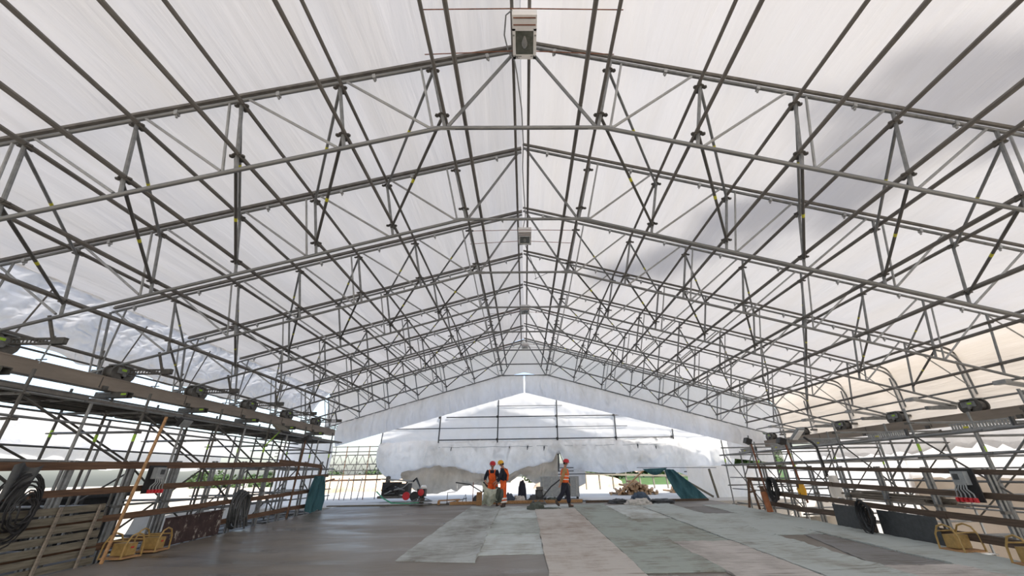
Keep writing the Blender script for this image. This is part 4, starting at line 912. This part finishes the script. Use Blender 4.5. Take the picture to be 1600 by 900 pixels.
# grey container
t = loc_thing('site_container', 'grey steel container behind the plate compactor', 'container', 1.9, 24.6, GZ)
MB().box((0, 0, .62), (2.1, 1.0, 1.0)).build('shell', 'grey', t)
for i in range(5): MB().box((-.9+.45*i, -.515, .62), (.06, .03, .9)).build('rib', 'alu', t)
MB().box((.35, -.52, .62), (.42, .03, .86)).build('door', 'darkgrey', t)
for dx in (-.95, -.3, .3, .95): MB().box((dx, -.3, .06), (.10, .3, .12)).build('foot', 'black', t)

# ------------------------------------------------------------------ beyond the tent
def log_pile(c, n, w_, label, seed):
    rr = random.Random(seed); t = thing('log_pile', label, 'logs', c); rows = []; r = .085; k = n; z = r; x0 = 0
    cnt = 0
    while k > 0:
        for i in range(k):
            x = (i-(k-1)/2)*w_/n+rr.uniform(-.04, .04); l = rr.uniform(.7, 1.3); a = rr.uniform(-.5, .5); rad = r*rr.uniform(.7, 1.2)
            tube_obj('log', V((x-math.sin(a)*l/2, -l/2+rr.uniform(-.1, .1), z)), V((x+math.sin(a)*l/2, l/2, z+rr.uniform(-.08, .12))), rad, 'log', t, 8); cnt += 1
        z += r*1.55; k -= 3 if k > 4 else 2
    return t
log_pile((6.85, 27.8, GZ), 16, 3.0, 'wide heap of cut logs beyond the right half of the curtain', 1)
log_pile((10.0, 29.2, GZ), 7, 1.0, 'small heap of logs next to the tall fence post', 2)
tag(MB().bar((5.6, 26.75, GZ+.05), (7.3, 26.8, GZ+1.35), .22, .06).build('leaning_board', 'wood_new'), 'pale board leaning on the wide log heap', 'board')
t = thing('site_fence', 'bleached timber fence of posts and two rails before the meadow', 'fence', (12, 37, GZ))
for i in range(16): MB().bar((-8+1.15*i, 0, -.1), (-8.05+1.15*i, .02*i, 1.75-.05*i), .10, .09).build('fence_post', 'wood_grey', t)
for a_, b_ in (((-8.3, -.08, 1.25), (.5, -.1, .95)), ((.3, -.08, .97), (9.8, -.1, .9))): MB().bar(a_, b_, .06, .16).build('fence_rail', 'wood_grey', t)
lump('sand_heap', 'sand heap beyond the far curtain beside the container', 'sand', (5.2, 42.5, GZ), (4.4, 3, 1.15), 'sand', 5, .1)
lump('sand_heap', 'long low bank of sandy earth seen through the far left scaffold', 'sand', (-17, 45, -2.0), (9, 4, 2.1), 'sand', 6, .15)
t = thing('low_building', 'low pinkish rendered building behind the meadow', 'building', (30, 95, .2))
MB().box((0, 0, 1.0), (14, 6, 2.6)).build('wall', 'pink_wall', t); MB().box((0, 0, 2.4), (14.6, 6.8, .25)).build('roof', 'rust', t)
for i in range(4): MB().box((-5+3.3*i, -3.02, 1.1), (1.1, .1, 1.2)).build('window', 'darkgrey', t)
def bush(c, rx, rz, nleaf, label, seed, name='tree', trunk=True, cat='tree', leaf=.35):
    rr = random.Random(seed); t = thing(name, label, cat, c); b = MB()
    cl = [(V((rr.uniform(-1, 1)*rx*.75, rr.uniform(-1, 1)*rx*.75, rz*rr.uniform(.35, .95))), rx*rr.uniform(.28, .5)) for _ in range(14)]
    for i in range(nleaf):
        c_, r_2 = rr.choice(cl); d = V((rr.gauss(0, 1), rr.gauss(0, 1), rr.gauss(0, 1))).normalized(); p = c_+d*r_2*rr.uniform(.7, 1.05)
        a = V((rr.gauss(0, 1), rr.gauss(0, 1), rr.gauss(0, 1))).normalized()*leaf; e = a.cross(d).normalized()*leaf*.6
        b.add([p-a, p+e, p+a, p-e], [(0, 1, 2, 3)])
    o = b.build('foliage', 'leaf', t, smooth=False); o['kind'] = 'stuff'
    if trunk:
        MB().tube([(0, 0, 0), (.1, 0, rz*.3), (-.1, .1, rz*.75)], [rx*.09, rx*.07, rx*.03], 8).build('trunk', 'bark', t)
        for i in range(5):
            c_ = cl[i][0]; MB().tube([(0, 0, rz*.3), tuple(c_*.6+V((0, 0, rz*.12))), tuple(c_)], [rx*.05, rx*.03, rx*.012], 6).build('branch', 'bark', t)
    return t
for i, (x, y, rx, rz, lab) in enumerate(((13, 62, 3.2, 4.2, 'bright green bush behind the fence, seen just over the wide log heap'), (21, 70, 4, 5.0, 'bright green tree behind the fence left of the teal canvas'), (29, 60, 3.5, 5, 'green tree right of the teal canvas'), (38, 72, 5, 5.5, 'green tree before the pinkish building end'), (17.0, 30.5, 1.3, 6.0, 'leafy tree glimpsed between the gable strip and the right sheeting'))):
    bush((x, y, -1.0), rx, rz, 2600, lab, 20+i)
for i in range(9): bush((-135+24*i+4*nse(i, 3), 190+10*nse(i, 7), -3.2), 9, 3.0+1.0*nse(i, 5), 900, f'hazy green tree in the far row beyond the left scaffold, {ORD[i+1]} from the left', 40+i, leaf=.9)['group'] = 'far row of trees on the left'
# slender tall tree outside the right rear corner: the top of its crown shades the right slope
def poplar():
    rr = random.Random(77); c = V((16.6, -9.0, -3.3)); t = thing('tree', 'tall slender tree outside the right rear corner, shading the right slope', 'tree', c)
    top = V((0, 3.2, 31.6)); b = MB(); ax = lambda q: V((.15*math.sin(q*9), 3.2*max(0, (q-.5)*2), 31.6*q))
    MB().tube([ax(i/10) for i in range(11)], [.38-.035*i for i in range(11)], 8).build('trunk', 'bark', t)
    for i in range(46):
        q = .47+.51*i/45; a = rr.uniform(0, 6.28); R = (2.3*(1-q)/.5+.45)*rr.uniform(.5, 1.1); p0 = ax(q); tip = p0+V((math.cos(a)*R, math.sin(a)*R, R*.9+.3))
        MB().tube([p0, p0.lerp(tip, .5)+V((0, 0, -.1)), tip], [.06, .04, .015], 5).build('branch', 'bark', t)
        for k in range(115):
            p = p0.lerp(tip, rr.uniform(.25, 1.05))+V((rr.gauss(0, .20), rr.gauss(0, .20), rr.gauss(0, .25))); d = V((rr.gauss(0, 1), rr.gauss(0, 1), rr.gauss(0, 1))).normalized()*.13; e = d.orthogonal().normalized()*.09
            b.add([p-d, p+e, p+d, p-e], [(0, 1, 2, 3)])
    o = b.build('foliage', 'leaf', t, smooth=False); o['kind'] = 'stuff'
poplar()
# lattice girders and posts of the far left scaffold
t = thing('cross_scaffold', 'distant scaffold with two lattice girders behind the left end of the deck', 'scaffold', (-12.5, 27.5, -1.3))
for z in (3.05, 2.75, 2.55, 2.0, 1.65, 1.4, 1.1): tube_obj('ledger', V((-3.5, 0, z)), V((3.4, .2, z+.02)), .03 if z != 1.1 else .045, 'steel_dark' if z != 1.1 else 'wood', t)
for i in range(10): tube_obj('standard', V((-3.3+.72*i, .1, 0)), V((-3.3+.72*i, .1, 3.1)), .028, 'steel_dark' if i % 2 else 'wood', t)
for z0, z1 in ((2.0, 2.55), (1.4, 2.0)):
    for i in range(14):
        x = -3.4+.48*i; tube_obj('lattice_bar', V((x, 0, z0)), V((x+.24, 0, z1)), .018, 'steel_dark', t); tube_obj('lattice_bar', V((x+.24, 0, z1)), V((x+.48, 0, z0)), .018, 'steel_dark', t)
for a_, b_ in (((-1.2, -.3, .1), (-.6, -.3, 1.5)), ((-1.2, -.3, .7), (.7, -.3, 1.2))): MB().bar(a_, b_, .09, .09).build('timber', 'wood', t)
for x in (.9, 1.5, 2.3): tube_obj('standard', V((x, -.4, 0)), V((x+.15, -.4, 1.25)), .03, 'alu', t)

# ------------------------------------------------------------------ people
def skin(name, verts, edges, rad, m, parent, sub=2, root=0):
    me = bpy.data.meshes.new(name); me.from_pydata([tuple(v) for v in verts], edges, []); me.materials.append(M[m])
    o = link(name, me, parent); md = o.modifiers.new('Skin', 'SKIN'); md.use_smooth_shade = True; md.use_x_symmetry = False
    for i, r in enumerate(rad):
        sv = me.skin_vertices[0].data[i]; sv.radius = r if isinstance(r, tuple) else (r, r); sv.use_root = (i == root)
    ss = o.modifiers.new('Subsurf', 'SUBSURF'); ss.levels = sub; ss.render_levels = sub
    return o
def person(label, loc, rz, J, outfit, scale=1.0):
    t = thing('person', label, 'person', loc, rz); t.scale = (scale,)*3
    J = {k: V(v) for k, v in J.items()}
    # continuous body
    vs_, ed, rd = [], [], []
    def av(p, r, par=None):
        vs_.append(V(p)); rd.append(r); i = len(vs_)-1
        if par is not None: ed.append((par, i))
        return i
    pel = av(J['pelvis'], .095); sp = av((J['pelvis']+J['chest'])/2, .09, pel); ch = av(J['chest'], .095, sp)
    nb = av(J['neck'], .058, ch); hb = av(J['neck']+(J['head']-J['neck'])*.55, .055, nb); hm = av(J['head'], (.078, .098), hb); ht = av(J['head']+(J['head']-J['neck']).normalized()*.085, .07, hm)
    fwd = J['face'].normalized()
    for s in 'LR':
        sh = av(J['sh'+s], .058, ch); el = av(J['el'+s], .042, sh); wr = av(J['wr'+s], .03, el)
        d = (J['hd'+s]-J['wr'+s]).normalized(); pa = av(J['wr'+s]+d*.07, (.04, .022), wr)
        sd = d.cross(V((0, 0, 1)) if abs(d.z) < .8 else V((0, 1, 0))).normalized(); curl = d.cross(sd).normalized()
        for f, (off, ln) in enumerate(((-.030, .075), (-.010, .085), (.011, .08), (.030, .062))):
            a = av(vs_[pa]+sd*off+d*.03, .0095, pa); b = av(vs_[a]+d*ln*.5+curl*.008, .009, a); av(vs_[b]+d*ln*.35+curl*.028, .008, b)
        th = av(J['wr'+s]+d*.035-sd*.042, .011, wr); av(vs_[th]+d*.04-sd*.018+curl*.012, .0095, th)
        hp = av(J['hip'+s], .072, pel); kn = av(J['kn'+s], .052, hp); an = av(J['an'+s], .038, kn); av(J['to'+s], (.04, .03), an)
    skin('body', vs_, ed, rd, 'skin', t)
    # face, ears, hair
    hd = J['head']; up = (J['head']-J['neck']).normalized(); rt_ = fwd.cross(up).normalized()
    MB().lathe([(.006, -.02), (.016, -.018), (.012, .01), (.004, .03)], hd+fwd*.094-up*.005, 6, Matrix((rt_, fwd, up)).transposed()).build('nose', 'skin', t)
    for s in (-1, 1):
        MB().lathe([(.003, -.008), (.010, 0), (.003, .008)], hd+fwd*.084+rt_*s*.032+up*.025, 6).build('eye', 'hair', t)
        MB().lathe([(.006, -.03), (.016, -.01), (.02, .012), (.008, .03)], hd+rt_*s*.082, 6, Matrix((fwd, rt_, up)).transposed()).build('ear', 'skin', t)
    MB().box(hd+fwd*.086-up*.045, (.045, .012, .012), Matrix((rt_, fwd, up)).transposed()).build('mouth', 'red', t)
    R = Matrix((rt_, fwd, up)).transposed()
    MB().lathe([(.088, -.05), (.096, -.01), (.098, .04), (.08, .07)], hd-fwd*.012+up*.0, 12, R).build('hair', 'hair', t) if False else MB().lathe([(.07, -.055), (.088, -.02), (.092, .03), (.07, .06)], hd-fwd*.022+up*.01, 12, R).build('hair', 'hair', t)
    h = MB().lathe([(.135, .0), (.128, .012), (.126, .05), (.112, .095), (.075, .130), (.02, .145)], hd+up*.035, 16, R)
    h.add([tuple(hd+up*.038+rt_*a+fwd*b) for a, b in ((-.10, .08), (.10, .08), (.07, .185), (-.07, .185))]+[tuple(hd+up*.05+rt_*a+fwd*b) for a, b in ((-.10, .08), (.10, .08), (.07, .18), (-.07, .18))], [(3, 2, 1, 0), (4, 5, 6, 7), (0, 1, 5, 4), (1, 2, 6, 5), (2, 3, 7, 6), (3, 0, 4, 7)])
    h.build('helmet', outfit['helmet'], t)
    # trousers
    v2 = [J['pelvis']+V((0, 0, .13)), J['pelvis'], J['pelvis']-V((0, 0, .05))]; e2 = [(0, 1), (1, 2)]; r2 = [.15, .158, .12]
    for s in 'LR':
        i = len(v2); v2 += [J['hip'+s], (J['hip'+s]+J['kn'+s])/2, J['kn'+s], (J['kn'+s]+J['an'+s])/2, J['an'+s]+(J['kn'+s]-J['an'+s]).normalized()*.05]; e2 += [(1, i), (i, i+1), (i+1, i+2), (i+2, i+3), (i+3, i+4)]; r2 += [.122, .115, .095, .095, .092]
    skin('trousers', v2, e2, r2, outfit['trousers'], t, 2, 1)
    # shirt
    v3 = [J['pelvis']+V((0, 0, .05)), (J['pelvis']+J['chest'])/2, J['chest'], J['neck']-V((0, 0, .05))]; e3 = [(0, 1), (1, 2), (2, 3)]; r3 = [.145, .145, .158, (.085, .08)]
    for s in 'LR':
        i = len(v3); cuff = J['el'+s].lerp(J['wr'+s], outfit.get('sleeve', .8)); v3 += [J['sh'+s], J['el'+s], cuff]; e3 += [(2, i), (i, i+1), (i+1, i+2)]; r3 += [.082, .068, .055]
    skin('shirt', v3, e3, r3, outfit['shirt'], t, 2, 1)
    # boots
    for s in 'LR':
        a, b = J['an'+s], J['to'+s]; d = (b-a); d.z = 0; d.normalize()
        skin('boot', [a+V((0, 0, .08)), a, a-V((0, 0, .035))+d*.02, b-V((0, 0, .01))], [(0, 1), (1, 2), (2, 3)], [.062, .06, .055, (.052, .042)], outfit['boots'], t, 2, 1)
        if outfit.get('bands'):
            k, n_ = J['kn'+s], J['an'+s]
            for q in (.45, .72): p = k.lerp(n_, q); dd = (n_-k).normalized(); MB().tube([p-dd*.03, p+dd*.03], .108, 10).build('reflective_band', 'reflect', t)
    # bib or vest: a shell over the torso
    c0, c1, nk = J['pelvis'], J['chest'], J['neck']
    side = (J['shL']-J['shR']).normalized(); ax = (c1-c0).normalized(); tf = side.cross(ax).normalized()
    if tf.dot(J['tface'] if 'tface' in J else fwd) < 0: tf = -tf
    def shell(a0, a1, z0, z1, r=.19, ry=.172):
        b = MB()
        def fn(u, v):
            a = a0+(a1-a0)*u; p = c0.lerp(nk, z0+(z1-z0)*v); k = 1-.25*max(0, v-.7)/.3
            return p+side*math.sin(a)*r*k+tf*math.cos(a)*ry*k
        return b.grid(lambda u, v: tuple(fn(u, v)), 20, 8)
    if outfit.get('bib'):
        shell(-.85, .85, .05, .78).build('bib', outfit['bib'], t); shell(2.3, 4.0, .05, .55).build('bib_back', outfit['bib'], t)
        for s in (-1, 1):
            b = MB(); b.tube([c0.lerp(nk, .75)+side*s*.10+tf*.14, c0.lerp(nk, .98)+side*s*.115+tf*.05, c0.lerp(nk, .95)+side*s*.11-tf*.10, c0.lerp(nk, .5)+side*s*.06-tf*.15], .024, 6); b.build('brace_strap', outfit['bib'], t)
    if outfit.get('vest'):
        shell(.10, 2*math.pi-.10, -.08, .92, .195, .176).build('vest', outfit['vest'], t)
        for q in (.12, .36): shell(.1, 2*math.pi-.1, q, q+.09, .20, .181).build('reflective_band', 'reflect', t)
    return t
base = dict(pelvis=(0, 0, .95), chest=(0, 0, 1.27), neck=(0, 0, 1.46), head=(0, -.02, 1.62), face=(0, -1, 0))
# worker in yellow helmet: stands side on, looking at the colleague, hands forward on the blanket
J1 = dict(pelvis=(0, 0, .95), chest=(.04, -.04, 1.27), neck=(-.02, -.04, 1.46), head=(-.09, -.06, 1.60), face=(-1, -.25, -.35), tface=V((-1, -.35, 0)),
          shL=(-.05, -.20, 1.39), shR=(.08, .15, 1.39), elL=(-.12, -.26, 1.12), wrL=(-.25, -.22, .90), hdL=(-.33, -.20, .84), elR=(-.12, .16, 1.12), wrR=(-.32, .10, .95), hdR=(-.40, .08, .90),
          hipL=(-.01, -.09, .90), hipR=(.02, .09, .90), knL=(-.03, -.10, .49), knR=(.03, .09, .49), anL=(.02, -.11, .085), anR=(.06, .10, .085), toL=(-.14, -.14, .045), toR=(-.10, .08, .045))
person('worker in yellow helmet and orange trousers standing side on, holding the blanket', (-.93, 18.75, fz(18.75)+.012), 0, J1, dict(helmet='hyellow', trousers='orange', shirt='navy', boots='boot', bib=None, bands=True, sleeve=.9), 1.02)
pc = bpy.data.objects['person']
MB().tube([(-.12, .02, 1.44), (.06, -.17, 1.40), (.19, -.14, 1.2), (.17, -.10, .98)], .035, 6).build('brace_strap', 'orange', pc); MB().tube([(.0, .10, 1.44), (.14, .12, 1.40), (.2, .05, 1.2), (.17, .0, .98)], .035, 6).build('brace_strap', 'orange', pc)
J2 = dict(pelvis=(0, .05, .82), chest=(-.02, -.02, 1.14), neck=(-.02, -.06, 1.33), head=(-.01, -.11, 1.48), face=(.15, -1, -.2), tface=V((0, -1, 0)),
          shL=(.18, -.03, 1.26), shR=(-.22, -.01, 1.26), elL=(.27, -.05, .99), wrL=(.20, -.25, .83), hdL=(.14, -.30, .78), elR=(-.32, .0, .99), wrR=(-.28, -.2, .86), hdR=(-.22, -.27, .82),
          hipL=(.10, .05, .78), hipR=(-.10, .05, .78), knL=(.18, -.14, .44), knR=(-.12, -.12, .44), anL=(.20, .05, .085), anR=(-.10, .06, .085), toL=(.26, -.12, .045), toR=(-.12, -.12, .045))
person('worker in red helmet and orange bib overalls facing the camera over the blanket', (-1.44, 19.45, fz(19.45)), 0, J2, dict(helmet='red', trousers='orange', shirt='navy', boots='boot', bib='orange', bands=True, sleeve=.55), 1.08)
J3 = dict(pelvis=(0, 0, .93), chest=(.02, 0, 1.25), neck=(.05, 0, 1.44), head=(.09, -.01, 1.60), face=(1, -.15, -.15), tface=V((1, -.1, 0)),
          shL=(.03, -.19, 1.37), shR=(.03, .19, 1.37), elL=(-.09, -.24, 1.10), wrL=(-.16, -.20, .86), hdL=(-.20, -.18, .79), elR=(.02, .24, 1.10), wrR=(.16, .20, .90), hdR=(.22, .18, .84),
          hipL=(0, -.09, .88), hipR=(0, .09, .88), knL=(-.10, -.09, .50), knR=(.13, .09, .49), anL=(-.36, -.09, .20), anR=(.16, .09, .085), toL=(-.24, -.10, .075), toR=(.34, .09, .045))
person('worker in red helmet and orange vest walking right with the compactor handle', (1.62, 18.15, fz(18.15)+.012), 0, J3, dict(helmet='red', trousers='navy', shirt='beige_shirt', boots='boot', vest='orange', sleeve=.9), 1.02)
# the blanket the two workers lift
def blk(u, v):
    a = V((-1.86, 18.95, -.26)).lerp(V((-1.12, 18.55, -.50)), u); sag = .16*math.sin(math.pi*u)
    wdt = .26*math.sin(math.pi*min(1, v*1.05+.02))**.7; zb = -1.12+.18*(u-.5)+.06*math.sin(u*9)
    z = (a.z-sag)+(zb-(a.z-sag))*v
    return (a.x+.10*math.sin(v*3.1)*(.5-u)*2+.05*nse(u*4, v*4), a.y-.12-wdt-.09*math.sin(u*11+v*2.5)*(.3+v)-.06*nse(u*7, v*5), z)
tag(MB().grid(blk, 40, 34).build('blanket', 'blanket'), 'pale green blanket lifted between the two standing workers', 'blanket')
tag(MB().grid(lambda u, v: (-1.25+.34*u+.03*nse(u*4, v*4), 18.62-.12*math.sin(math.pi*v)-.05*math.sin(u*9+v*3), -.45-.08*u-(.62-.1*u)*v), 16, 18).build('blanket', 'blanket_dark'), 'darker fold of blanket gripped by the yellow helmet worker', 'blanket')
